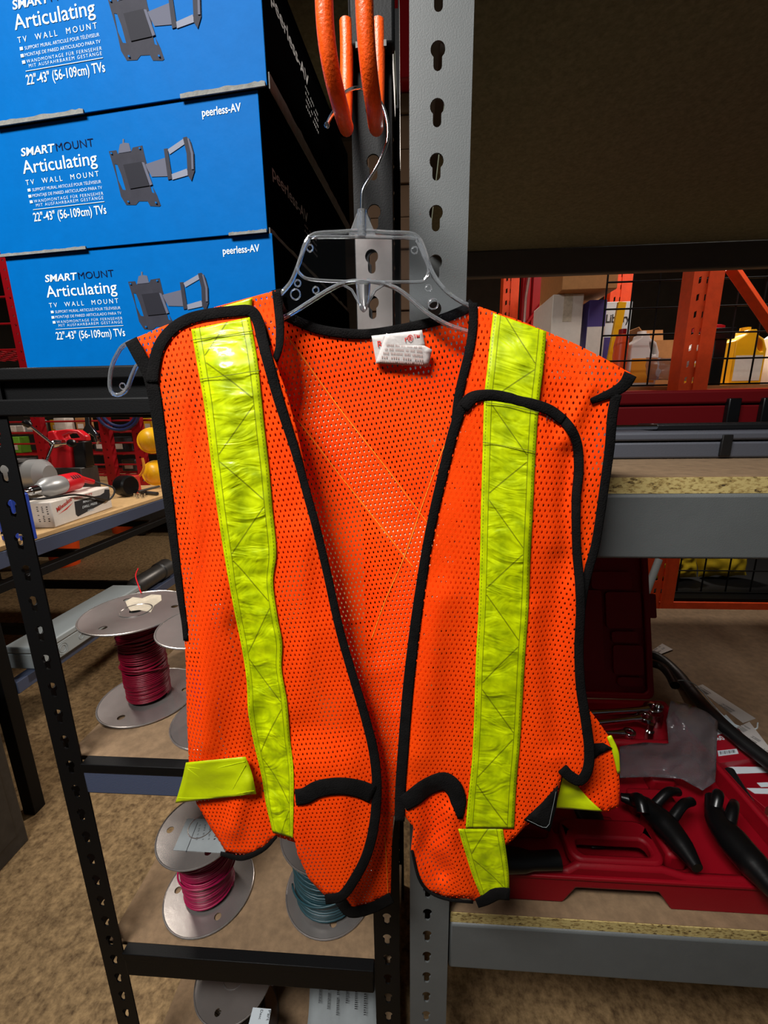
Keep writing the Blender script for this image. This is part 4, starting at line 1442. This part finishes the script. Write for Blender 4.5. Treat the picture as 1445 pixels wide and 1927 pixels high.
MB().box((.55, 2.31, .325), (3.2, 3.15, .345)).build('deck', M['black_paint'], orr)
lr = thing('red_upright_frame', 'red upright frame left of the cardboard box in the far storage', 'rack frame', (.85, 3.4, 0))
for (ua, ub) in ((985, 1000), (1004, 1020)):
    MB().box((at(ua, 520, 3.35).x, 3.35, 0), (at(ub, 520, 3.35).x, 3.42, 2.9)).build('post', M['rack_red'], lr, bevel=.004)
MB().bar(at(990, 610, 3.33), at(1046, 535, 3.33), .012).build('brace', M['rack_red'], lr)
MB().tube([at(998, 505, 3.32), at(989, 560, 3.32), at(984, 640, 3.32)], .01, 8).build('conduit', M['galv'], lr)


def grid(label, x0, x1, z0, z1, y, pitch):
    mb = MB()
    x = x0
    while x <= x1 + 1e-6:
        mb.bar((x, y, z0), (x, y, z1), .0045, 6)
        x += pitch
    z = z0
    while z <= z1 + 1e-6:
        mb.bar((x0, y - .006, z), (x1, y - .006, z), .0045, 6)
        z += pitch * .98
    return tag(mb.build('wire_grid_panel', M['black_paint']), label, 'wire panel')


grid('black wire grid panel behind the orange post, upper bay', at(1136, 600, 2.40).x, at(1136, 600, 2.40).x + 1.35, 1.552, 2.32, 2.40, .132)
grid('black wire grid panel low down behind the grey deck', 1.05, 2.5, .352, .99, 2.39, .14)


def carton(label, x0, x1, y0, y1, z0, z1, m, cat='box', name='cardboard_box', flaps=True):
    r = thing(name, label, cat, ((x0 + x1) / 2, (y0 + y1) / 2, z0))
    MB().box((x0, y0, z0), (x1, y1, z1)).build('box_body', m, r, bevel=.004)
    if flaps:
        MB().box(((x0 + x1) / 2 - .025, y0 - .0012, z0 + (z1 - z0) * .72), ((x0 + x1) / 2 + .025, y1 + .0012, z1 + .0012)).build('packing_tape', M['label_tan'], r, smooth=False)
    return r


zdk = 1.5515
wb = carton('tall grey-white carton under the brown box in far storage', at(1040, 600, 2.6).x, at(1098, 600, 2.6).x, 2.62, 3.0, zdk, 2.080, M['white_card'])
cb = carton('brown cardboard box on top of the tall grey-white carton', at(1062, 530, 2.6).x - .03, at(1148, 530, 2.6).x + .02, 2.55, 2.95, 2.0815, 2.34, M['cardboard'])
MB().box((at(1128, 520, 2.55).x, 2.548, 2.16), (at(1150, 520, 2.55).x, 2.5498, 2.26)).build('white_label', M['print_white'], cb, smooth=False)
pb = carton('dark purple carton with a white lower half behind the wire grid', 1.035, 1.135, 2.62, 2.8, zdk, 2.045, M['purple'], flaps=False)
MB().box((1.034, 2.6185, zdk + .01), (1.1355, 2.6198, 1.90)).build('white_panel', M['white_card'], pb, smooth=False)
lb_ = carton('white carton lettered Library behind the wire grid', 1.145, 1.335, 2.74, 2.95, zdk, 2.060, M['print_white'], flaps=False)
MB().box((1.1445, 2.7385, zdk + .02), (1.3355, 2.7398, 1.86)).build('blue_panel', M['purple'], lb_, smooth=False)
text('carton_lettering', 'Library', MXZ(2.7383, 1.188, 1.945), M['ink'], lb_, .045, .14, .02)
lv = MB().box((-.022, -.012, 0), (.022, .012, .47), Matrix.Translation((1.165, 2.60, zdk + .003)) @ Matrix.Rotation(R(5), 4, 'Y')).build('spirit_level', M['yellow'], bevel=.003)
tag(lv, 'yellow bar leaning on the Library carton', 'level')
ob = thing('orange_bottle', 'ribbed orange bottle left of the white jug', 'bottle', (1.185, 2.51, zdk))
MB().lathe([(.034, 0), (.036, .01)] + [(.036 + .003 * (k % 2), .02 + .022 * k) for k in range(11)] + [(.03, .275), (.018, .285)], Matrix.Translation((1.185, 2.51, zdk)), 24).build('bottle_body', M['orange_plastic'], ob)
MB().lathe([(.02, .285), (.02, .31)], Matrix.Translation((1.185, 2.51, zdk)), 20).build('cap', M['rack_red'], ob)


def jug(label, x, y, z, w_, d_, h, body, labelm, capm, cat='jug'):
    r = thing('plastic_jug', label, cat, (x, y, z))
    prof = [(-w_ / 2, 0), (w_ / 2, 0), (w_ / 2, h * .62), (w_ * .36, h * .8), (w_ * .12, h * .88), (w_ * .10, h * .96), (-w_ * .16, h * .96), (-w_ * .2, h * .88), (-w_ * .5, h * .78)]
    hole = smooth_path([(w_ * .22, h * .62), (w_ * .38, h * .58), (w_ * .30, h * .74), (w_ * .12, h * .8)], .01, True)
    MB().prism(prof, -d_ / 2, d_ / 2, MXZ(y, x, z), [[(p.x, p.y) for p in hole]]).build('jug_body', body, r, bevel=.012)
    MB().lathe([(w_ * .15, 0), (w_ * .15, h * .06)], Matrix.Translation((x - w_ * .03, y, z + h * .96)), 20).build('cap', capm, r)
    MB().box((x - w_ * .44, y - d_ / 2 - .0014, z + h * .08), (x + w_ * .42, y - d_ / 2 - .0002, z + h * .52)).build('label', labelm, r, smooth=False)
    return r


jug('white jug with an orange label behind the wire grid', 1.325, 2.57, zdk, .155, .1, .30, M['jug_white'], mat('orange_label', (236, 150, 40), .5), M['jug_white'])
oc = thing('open_carton', 'open cardboard box with raised flaps between the white jug and orange post', 'box', (1.53, 2.8, zdk))
mb = MB()
x0, x1, y0, y1, z1 = 1.43, 1.66, 2.70, 2.95, 1.83
mb.box((x0, y0, zdk), (x1, y0 + .006, z1)).box((x0, y1 - .006, zdk), (x1, y1, z1)).box((x0, y0 + .006, zdk), (x0 + .006, y1 - .006, z1)).box((x1 - .006, y0 + .006, zdk), (x1, y1 - .006, z1)).box((x0, y0, zdk - .0005), (x1, y1, zdk + .006))
mb.build('box_body', M['cardboard'], oc)
MB().box((0, -.003, 0), (x1 - x0, .003, .11), Matrix.Translation((x0, y1, z1)) @ Matrix.Rotation(R(-15), 4, 'X')).build('flap', M['cardboard'], oc)
MB().box((-.003, 0, 0), (.003, y1 - y0, .1), Matrix.Translation((x0, y0, z1)) @ Matrix.Rotation(R(-40), 4, 'Y')).build('flap', M['cardboard'], oc)
tag(pillow('plastic_sack', frame((1.44, 2.462, 1.640), (1, 0, -.05), (.03, .35, 1)), .26, .13, .028, M['film'], amp=.025, seed=11), 'crumpled clear sack on the deck just left of the orange post', 'sack')
sb = jug('small white bottle with a yellow label beside the orange post', 1.60, 2.57, zdk, .08, .06, .24, M['jug_white'], M['yellow'], M['yellow'], 'bottle')
yj = jug('yellow jug with a white label right of the orange post', 1.905, 2.6, zdk, .17, .12, .31, M['yellow'], M['white_card'], M['yellow'])
jug('white bottle with printed label at the right edge, far storage', 2.10, 2.58, zdk, .14, .10, .33, M['jug_white'], M['label_grey'], M['rack_red'], 'bottle')
tb = thing('round_tub', 'white tub with a red lid behind the yellow jug', 'tub', (1.87, 2.86, zdk))
MB().lathe([(.07, 0), (.078, .34)], Matrix.Translation((1.87, 2.86, zdk)), 28).build('tub_body', M['jug_white'], tb)
MB().lathe([(.082, .34), (.082, .37), (.07, .375)], Matrix.Translation((1.87, 2.86, zdk)), 28).build('lid', M['rack_red'], tb)
mb = MB().box((1.70, 2.53, zdk), (1.765, 2.56, 1.80)).box((1.67, 2.525, 1.80), (1.80, 2.562, 1.86))
tag(mb.build('black_bracket', M['black_tool'], bevel=.004), 'black T shaped tool standing right of the orange post', 'tool')
for (x, y, sx, sy, sd, lb) in ((1.72, 2.62, .26, .24, 2, 'yellow sack low behind the wire grid, next to the orange post'), (2.03, 2.66, .30, .30, 6, 'yellow sack low behind the wire grid, further right')):
    tag(pillow('yellow_sack', frame((x, y, .346 + sy * .54), (1, 0, .05), (0, .25, 1)), sx, sy, .06, mat('yellow_film', (206, 176, 40), .3, bump=.5, bscale=30), amp=.03, seed=sd), lb, 'sack', 'yellow sacks')
pa, pb_ = at(1218, 1110, 2.08), at(1240, 1052, 2.12)
pc = pa + (pb_ - pa) * (-(pa.z - .022) / (pb_.z - pa.z))
pp = MB().bar(pc, pb_, .018, 12)
tag(pp.build('grey_pipe', M['pvc']), 'pale pipe leaning behind the corner of the red case lid', 'pipe')

# slit between the racks
cst = thing('carton_stack', 'tall brown carton stack seen between the two racks', 'box stack', (.06, 1.9, 0))
z = 0.0
zt_ = at(762, 172, 1.85).z
kk = 0
while z < zt_ - .01:
    z2 = min(z + .115, zt_)
    MB().box((-.17 + .004 * (kk % 3), 1.85 + .006 * (kk % 2), z), (.025 - .005 * (kk % 2), 2.1, z2 - .004)).build('carton', M['stack_brown'], cst, bevel=.003)
    z = z2
    kk += 1
rb_ = MB().box((-.18, 1.80, zt_ + .002), (.03, 2.15, zt_ + .62))
tag(rb_.build('red_bin', M['rack_red'], bevel=.01), 'red bin on top of the brown carton stack, top of the photo', 'bin')

# ================================================================== workbench on the left
BZ = 1.0
wbh = thing('workbench', 'black steel workbench with a wooden top carrying the drill, left', 'workbench', (-1.85, 1.78, 0))
wx0, wx1, wy0, wy1 = -3.6, -1.37, 1.12, 3.12
MB().box((wx0, wy0, BZ - .018), (wx1, wy1, BZ)).build('bench_top', M['wood_top'], wbh, bevel=.002)
for (a, b) in (((wx1 - .035, wy0, BZ - .075), (wx1 + .004, wy1, BZ - .019)), ((wx0, wy0, BZ - .075), (wx0 + .03, wy1, BZ - .019)), ((wx0 + .03, wy0, BZ - .075), (wx1 - .035, wy0 + .03, BZ - .019)), ((wx0 + .03, wy1 - .03, BZ - .075), (wx1 - .035, wy1, BZ - .019))):
    MB().box(a, b).build('apron', M['blue_black_paint'], wbh, bevel=.002)
for x in (wx0 + .001, wx1 - .045):
    for y in (wy0 + .001, wy1 - .046):
        MB().box((x, y, 0), (x + .044, y + .044, BZ - .076)).build('leg', M['black_paint'], wbh, bevel=.002)
for (z, t) in ((.875, .03), (.52, .045)):
    MB().box((wx1 - .038, wy0 + .046, z - t), (wx1 + .002, wy1 - .047, z)).build('side_rail', M['black_paint'] if z > .6 else M['blue_black_paint'], wbh, bevel=.002)
    for y in (1.55, 2.05):
        MB().box((wx0 + .03, y, z - t), (wx1 - .039, y + .03, z)).build('cross_rail', M['black_paint'], wbh, bevel=.002)
    MB().box((wx0, wy0 + .046, z - t), (wx0 + .04, wy1 - .047, z)).build('side_rail', M['black_paint'], wbh, bevel=.002)
en = thing('enclosure', 'long grey plastic electrical enclosure on the lower bench rail', 'enclosure', (-1.40, 1.5, .521))
MB().box((-1.47, 1.24, .521), (-1.335, 1.80, .585)).build('enclosure_body', M['pvc'], en, bevel=.006)
MB().box((-1.474, 1.236, .586), (-1.331, 1.804, .612)).build('enclosure_lid', M['pvc'], en, bevel=.006)
for (y, rr) in ((1.33, .022), (1.33, .014), (1.42, .010)):
    MB().tube([(-1.3345, y + rr * math.cos(2 * math.pi * k / 20), .553 + rr * math.sin(2 * math.pi * k / 20)) for k in range(20)], .0012, 6, closed=True).build('knockout_ring', M['pvc'], en)
tb_ = thing('motor_tube', 'dark cylindrical tool lying behind the grey enclosure', 'tool', (-1.38, 2.0, .521))
MB().lathe([(.03, 0), (.045, .02), (.045, .22), (.052, .225), (.052, .30), (.03, .31)], axis((-1.41, 1.85, .573), (-1.41, 2.2, .573)), 24).build('tool_body', M['dark_metal'], tb_)

# drill carton
dbx = thing('drill_carton', 'white drill press carton with red and black print on the workbench', 'box', (-1.5, 1.6, BZ))
ang = math.atan2(.365, -.040)
ey = Vector((-.040, .365, 0)).normalized()
ex_ = Vector((ey.y, -ey.x, 0))
o_ = Vector((-1.385, 1.455, BZ + .001))
MD = Matrix((ex_, ey, Vector((0, 0, 1)))).transposed().to_4x4()
MD.translation = o_
MB().box((-.135, 0, 0), (0, .375, .102), MD).build('carton_body', M['white_card'], dbx, bevel=.004)
MS = frame(o_ + ex_ * .0006, ey, (0, 0, 1))
MS = Matrix((ey, Vector((0, 0, 1)), ex_)).transposed().to_4x4()
MS.translation = o_ + ex_ * .0006


def plc(u, v):
    return Vector((*ploc(MS, u, v), 0))


MB().prism([tuple(ploc(MS, u, v)) for (u, v) in ((140, 944), (178, 934), (188, 932), (196, 927), (197, 921), (206, 921), (206, 938), (192, 948), (147, 972), (143, 968))], 0, .0004, MS).build('printed_panel', M['ink'], dbx, smooth=False)
for (s, q, q2, c_, mm) in (('Milwaukee', (108, 964), (136, 941), .018, 'tag_red'), ('HEAVY-DUTY', (140, 941), (174, 929), .011, 'tag_red'), ('MAGNETIC', (156, 947), (180, 939), .010, 'print_white'), ('DRILL PRESS', (155, 957), (183, 947), .010, 'print_white'), ('DRILL', (165, 964), (178, 959), .010, 'print_white')):
    a, b = plc(*q), plc(*q2)
    d = (b - a)
    Mx = MS @ Matrix.Translation(a + Vector((0, 0, .0008))) @ Matrix.Rotation(math.atan2(d.y, d.x) if s == 'Milwaukee' else 0, 4, 'Z')
    text('carton_lettering', s, Mx, M[mm], dbx, c_, d.length if s == 'Milwaukee' else abs(d.x), .01, 1, .25)
a = plc(110, 968)
MB().prism([(a.x, a.y), (a.x + .05, a.y + .010), (a.x + .09, a.y + .03), (a.x + .05, a.y + .016)], .0004, .0008, MS).build('printed_swash', M['tag_red'], dbx, smooth=False)
for k in range(3):
    text('carton_lettering', ('lil i il', 'ilil lili', 'liil li')[k], MD @ Matrix(((1, 0, 0, -.055 + .018 * k), (0, 0, -1, -.0006), (0, 1, 0, .085), (0, 0, 0, 1))) @ Matrix.Rotation(-math.pi / 2, 4, 'Z'), M['ink'], dbx, .007, .06)
# corded drill on the carton
dr = thing('power_drill', 'grey and red corded drill lying on the white carton', 'drill', (-1.5, 1.6, BZ + .103))
dz = BZ + .103 + .043
A = at(70, 913, Z=dz)
A = o_ + ex_ * -.075 + ey * -.02
A.z = dz
B_ = A + ey * .34
B_.z = dz + .002
Ax = axis(A, B_)
MB().lathe([(.004, 0), (.010, .004), (.013, .03), (.017, .034), (.018, .066), (.014, .07)], Ax, 20).build('chuck', M['chrome'], dr)
MB().lathe([(.015, .07), (.022, .075), (.030, .10), (.039, .115), (.039, .19), (.037, .195)], Ax, 28).build('gear_housing', M['tool_grey'], dr)
MB().lathe([(.038, .195), (.039, .20), (.039, .285), (.032, .30), (.012, .303)], Ax, 28).build('motor_housing', M['tool_red'], dr)
mb = MB()
for k in range(4):
    mb = MB().box((.0385, -.004, .225 + .014 * k), (.0398, .014, .231 + .014 * k), Ax)
    mb.build('vent_slot', M['ink'], dr, smooth=False)
hp = A + ey * .29
MB().tube([hp + Vector((0, 0, .02)), hp + ey * .05 + Vector((.0, 0, .0)), hp + ey * .11 + Vector((0, 0, -.02))], [.016, .014, .012], 10).build('handle', M['tool_red'], dr)
MB().tube(smooth_path([A + ey * .40 + Vector((0, 0, -.015)), o_ + ey * .39 + Vector((.012, 0, .09)), o_ + ey * .34 + Vector((.012, 0, .045)), o_ + ey * .24 + Vector((.012, 0, .075)), o_ + ey * .12 + Vector((.010, 0, .109)), o_ + ey * .02 + Vector((-.03, 0, .113)), o_ + ey * -.012 + Vector((-.07, 0, .115)), o_ + ey * -.03 + Vector((-.12, 0, .09)), o_ + ey * -.06 + Vector((-.2, 0, .03))], .012), .0042, 8).build('power_cord', M['black_rubber'], dr)

# magnetic drill press
dp = thing('drill_press', 'red magnetic drill press with three silver feed arms behind the drill', 'drill press', (-1.95, 2.05, BZ))
Yd = 2.02
PR = lambda u, v: (at(u, v, Yd).x, at(u, v, Yd).z)
body = [PR(*q) for q in ((88, 812), (100, 810), (112, 832), (132, 834), (136, 886), (100, 892), (92, 850))]
MB().prism([(x, z) for (x, z) in body], -.09, 0, MXZ(Yd)).build('press_body', M['tool_red'], dp, bevel=.008)
hnd = [PR(*q) for q in ((88, 812), (118, 808), (140, 810), (154, 820), (156, 830), (146, 830), (112, 832), (98, 826))]
hole_ = [PR(*q) for q in ((112, 820), (124, 815), (138, 816), (144, 824), (128, 826), (114, 826))]
MB().prism(hnd, -.06, -.02, MXZ(Yd), [hole_]).build('carry_handle', M['tool_red'], dp, bevel=.006)
MB().prism([PR(*q) for q in ((133, 834), (154, 830), (160, 880), (138, 884))], -.07, -.01, MXZ(Yd)).build('motor_block', M['black_tool'], dp, bevel=.006)
xb0, xb1 = PR(94, 885)[0], PR(158, 885)[0]
MB().box((xb0, Yd - .02, BZ + .001), (xb1, Yd + .10, PR(100, 880)[1])).build('magnet_base', M['dark_metal'], dp, bevel=.004)
hub = at(100, 836, Yd - .05)
MB().lathe([(.018, -.02), (.022, 0), (.022, .04), (.016, .05)], axis(hub + Vector((0, .05, 0)), hub + Vector((-.02, -.05, 0))), 20).build('feed_hub', M['chrome'], dp)
for (u, v, kn) in ((51, 797, 1), (134, 834, 1), (82, 880, 0)):
    e = at(u, v, Yd - .10)
    MB().bar(hub, e, .0065, 10).build('feed_arm', M['chrome'], dp)
    if kn:
        MB().lathe([(.004, -.02), (.014, -.016), (.020, 0), (.017, .014), (.006, .02)], axis(e, e + (e - hub)), 16).build('knob', M['black_tool'], dp)

# motor with grey housing at the left of the bench
gm = thing('bench_motor', 'grey metal motor on the workbench behind the white carton', 'motor', (-1.85, 1.75, BZ))
a = at(30, 930, Z=BZ)
MB().box((-2.05, 1.72, BZ + .001), (-1.62, 1.90, BZ + .10)).build('motor_base', M['dark_metal'], gm, bevel=.012)
MB().lathe([(.05, 0), (.075, .02), (.075, .10), (.08, .105), (.08, .20), (.075, .205), (.075, .30), (.045, .33)], axis((-2.04, 1.80, BZ + .160), (-1.6, 1.84, BZ + .160)), 28).build('motor_barrel', M['tool_grey'], gm)
for k in range(5):
    MB().box((-2.02 + .05 * k, 1.76, BZ + .225), (-1.99 + .05 * k, 1.86, BZ + .240)).build('cooling_fin', M['dark_metal'], gm, bevel=.002)
# small things round the carton
p = at(232, 936, Z=BZ)
mg = thing('black_cylinder', 'black cylinder lying beside the far end of the white carton', 'cylinder', (p.x, p.y, BZ))
MB().lathe([(.055, 0), (.058, .01), (.058, .06), (.05, .068)], axis((p.x - .03, p.y + .04, BZ + .0585), (p.x + .06, p.y + .02, BZ + .0585)), 26).build('cylinder_body', M['black_tool'], mg)
tag(MB().box((p.x - .07, p.y + .11, BZ + .0005), (p.x + .0, p.y + .16, BZ + .10)).build('red_pack', M['tag_red'], bevel=.003), 'small red pack standing behind the black cylinder on the bench', 'pack')
for k, (u, v, u2, v2, r_, lb) in enumerate(((264, 926, 296, 929, .010, 'steel rod lying along the rear edge of the workbench'), (262, 932, 300, 922, .007, 'thinner steel rod crossing the rear edge of the bench'))):
    A_, B2 = at(u, v, Z=BZ + r_ + .001), at(u2, v2, Z=BZ + r_ + .001)
    if k:
        A_.z += .021; B2.z += .021
    tag(MB().bar(A_, B2, r_, 10).build('steel_rod', M['dark_metal']), lb, 'rod', 'steel rods on the bench')
for k in range(5):
    q = at(254 + 5 * k, 935 + (k % 2) * 3, Z=BZ)
    tag(MB().lathe([(.009, 0), (.009, .008), (.005, .0085), (.005, .02)], Matrix.Translation((q.x, q.y, BZ + .0005)), 6).build('hex_bolt', M['chrome']), 'small bright bolt on the bench near the black cylinder', 'bolt', 'bolts on the bench')
for k, (u, v, lb) in enumerate(((14, 972, 'blue clamp seen through the left rack post'), (45, 960, 'blue clamp between the rack post and the white carton'))):
    q = at(u, v, 1.30)
    c = thing('blue_clamp', lb, 'clamp', (q.x, q.y, BZ))
    MB().box((q.x - .02, 1.28, BZ + .001), (q.x + .02, 1.31, q.z + .06)).build('clamp_jaw', M['blue'], c, bevel=.004)
    MB().bar((q.x, 1.27, BZ + .03), (q.x + .022, 1.27, BZ + .03), .008).build('screw', M['chrome'], c)

# hanging wrench, yellow shells, hose on the red rack
RY = 2.50
rr_ = thing('red_wire_rack', 'red perforated post rack with wire shelves behind the workbench', 'wire rack', (-2.5, RY, 1.0))
for (u, v) in ((202, 850), (262, 850), (78, 850), (-60, 850), (-160, 850)):
    x = at(u, v, RY).x
    hs = [circle(x, 1.03 + .05 * k, .007, 6) for k in range(33)]
    mb = MB().prism([(x - .03, 1.001), (x + .03, 1.001), (x + .03, 2.7), (x - .03, 2.7)], -.003, 0, MXZ(RY), hs)
    mb.box((x - .03, RY + .003, 1.001), (x - .026, RY + .04, 2.7)).box((x + .026, RY + .003, 1.001), (x + .03, RY + .04, 2.7))
    mb.build('post', M['rack_red'], rr_, smooth=False)
xl, xr = at(-160, 850, RY).x, at(330, 850, RY).x
for z in (1.06, 1.13, 1.20, 1.27, 1.34, 1.41, 1.55, 1.70, 1.85, 2.0, 2.15):
    MB().bar((xl, RY + .05, z), (xr, RY + .05, z), .006, 6).build('wire_rail', M['rack_red'], rr_)
    if z in (1.06, 1.20, 1.34, 1.55, 1.85):
        mb = MB()
        for k in range(7):
            mb = MB().bar((xl, RY + .10 + .06 * k, z), (xr, RY + .10 + .06 * k, z), .003, 5)
            mb.build('shelf_wire', M['rack_red'], rr_)
        for k in range(24):
            x = xl + (xr - xl) * k / 23
            MB().bar((x, RY + .05, z - .006), (x, RY + .46, z - .006), .003, 5).build('shelf_wire', M['rack_red'], rr_)
items = [(38, 850, .10, .11, 'green', 'green pack on the red rack, left of the drill press arm'), (20, 795, .12, .07, 'dark_metal', 'dark pack on the upper red shelf, left end'), (66, 790, .10, .08, 'label_grey', 'pale pack on the upper red shelf above the arm'), (95, 792, .10, .08, 'yellow', 'yellow pack on the upper red shelf'), (120, 790, .08, .09, 'white_card', 'white pack on the upper red shelf, above the red handle'), (140, 790, .07, .09, 'cardboard', 'brown pack on the upper red shelf beside the hanging wrench'),
         (30, 815, .09, .045, 'white_card', 'white label card on the red rack below the upper shelf'), (180, 850, .08, .09, 'dark_metal', 'dark pack between the hanging wrench and red post'), (232, 850, .10, .10, 'ink', 'black pack between the two red posts'), (235, 885, .10, .08, 'dark_metal', 'grey pack low between the two red posts'), (284, 795, .06, .08, 'yellow', 'yellow pack at the top right of the red rack'), (300, 800, .05, .07, 'tag_red', 'red pack at the right end of the red rack')]
for ii, (u, v, w_, h_, mm, lb) in enumerate(items):
    yo = .085 * (ii % 2)
    q = at(u, v, RY + .2)
    zz = max([z for z in (1.06, 1.20, 1.34, 1.55) if z <= q.z - h_ / 2 + .05] or [1.06]) + .0035
    t = thing('retail_pack', lb, 'pack', (q.x, RY + .2 + yo, zz))
    MB().box((q.x - w_ / 2, RY + .16 + yo, zz), (q.x + w_ / 2, RY + .24 + yo, zz + h_)).build('pack_body', M[mm], t, bevel=.004)
    MB().box((q.x - w_ * .3, RY + .1588 + yo, zz + h_ * .2), (q.x + w_ * .3, RY + .1598 + yo, zz + h_ * .55)).build('pack_label', M['white_card'], t, smooth=False)
wr = thing('adjustable_wrench', 'large chrome adjustable wrench hanging on the red rack', 'wrench', (at(170, 820, 2.5).x, 2.50, 1.2))
PW_ = lambda u, v: (at(u, v, 2.38).x, at(u, v, 2.38).z)
MB().prism([PW_(*q) for q in ((157, 760), (166, 760), (168, 798), (180, 815), (184, 830), (182, 836), (176, 822), (168, 816), (160, 826), (172, 836), (166, 840), (156, 828), (154, 812), (160, 800))], -.02, 0, MXZ(2.38)).build('wrench_body', M['chrome'], wr, bevel=.003)
p0 = at(161, 762, 2.38)
MB().tube([p0 + Vector((0, -.004, .0)), p0 + Vector((-.035, .06, .02)), Vector((p0.x - .07, RY + .04, p0.z + .03))], .004, 8).build('hang_wire', M['dark_metal'], wr)
for (u, v, rx, rz, lb) in ((286, 829, .072, .066, 'upper rounded yellow shell right of the red posts'), (294, 890, .070, .062, 'lower rounded yellow shell above the bench edge')):
    q = at(u, v, 2.40)
    t = thing('yellow_shell', lb, 'hard hat', (q.x, q.y, q.z - rz), 0, 'yellow shells by the red rack')
    ns = 20
    prof = [(rx * math.cos(math.pi / 2 * k / 10), rz * 1.3 * math.sin(math.pi / 2 * k / 10)) for k in range(11)]
    MB().lathe(prof, Matrix.Translation(q) @ Matrix.Rotation(R(70), 4, 'X') @ Matrix.Rotation(R(20), 4, 'Y'), 28).build('dome', M['yellow'], t)
    MB().tube([Matrix.Translation(q) @ Matrix.Rotation(R(70), 4, 'X') @ Matrix.Rotation(R(20), 4, 'Y') @ Vector((rx * 1.04 * math.cos(2 * math.pi * k / 28), rx * 1.04 * math.sin(2 * math.pi * k / 28), 0)) for k in range(28)], .007, 6, closed=True).build('brim', M['yellow'], t)
    MB().bar(q + Vector((0, .0, 0)), Vector((q.x, RY + .043, q.z)), .006).build('hang_peg', M['dark_metal'], t)
tag(MB().tube(smooth_path([at(u, v, 2.28) for (u, v) in ((268, 862), (271, 880), (262, 896), (240, 908), (218, 915))], .02), .007, 8).build('air_hose', mat('hose_orange', (226, 150, 50), .4)), 'thin orange hose drooping in front of the red posts', 'hose')
for k, (u, rr2) in enumerate(((212, .14), (218, .115))):
    c_ = at(220, 770, 2.47)
    tag(MB().tube([c_ + Vector((rr2 * math.cos(2 * math.pi * i / 36), .01 * k, rr2 * .9 * math.sin(2 * math.pi * i / 36))) for i in range(36)], .010, 8, closed=True).build('cable_coil', mat('navy_cable', (26, 36, 78), .4)), ('outer dark blue cable coil hung on the red rack', 'inner dark blue cable coil hung on the red rack')[k], 'cable')

# floor things far left
cab = thing('steel_cabinet', 'dark steel cabinet corner at the lower left edge', 'cabinet', (-1.55, .78, 0))
MB().box((-1.80, .50, .001), (-1.312, 1.035, .62)).build('cabinet_body', M['dark_metal'], cab, bevel=.004)
MB().box((-1.3118, .54, .06), (-1.3085, 1.0, .57)).build('door_panel', M['dark_metal'], cab, bevel=.002)
ct = thing('trolley', 'low dark trolley on wheels far behind the workbench', 'trolley', (-3.2, 4.9, 0))
MB().box((-3.5, 4.7, .18), (-2.2, 5.3, .75)).build('trolley_body', M['dark_metal'], ct, bevel=.01)
for (x, y) in ((-3.38, 4.75), (-2.35, 4.75), (-3.38, 5.2), (-2.35, 5.2)):
    w_ = MB().lathe([(.035, -.03), (.085, -.028), (.092, 0), (.085, .028), (.035, .03)], axis((x, y, .093), (x, y - 1, .093)), 24).build('wheel', M['black_rubber'], ct)
    MB().lathe([(.034, -.034), (.034, .034)], axis((x, y, .093), (x, y - 1, .093)), 16).build('hub', M['tool_grey'], w_)
    MB().box((x - .03, y - .03, .16), (x + .03, y + .03, .181)).build('fork', M['dark_metal'], ct)
for (u, v, lb) in ((125, 1062, 'orange bucket on the floor seen under the bench'), (232, 1000, 'orange bucket further back under the bench apron')):
    q = at(u, v, Z=0)
    t = thing('bucket', lb, 'bucket', q)
    MB().lathe([(.12, 0), (.15, .34), (.158, .345), (.158, .36), (.145, .36), (.115, .02)], Matrix.Translation(q + Vector((0, 0, .001))), 28).build('pail', M['orange_plastic'], t)
    MB().tube([q + Vector((.158 * math.cos(a_), -.02 - .05 * math.sin(a_), .34 - .12 * math.sin(a_))) for a_ in [math.pi * k / 16 for k in range(17)]], .004, 6).build('bail_handle', M['galv'], t)
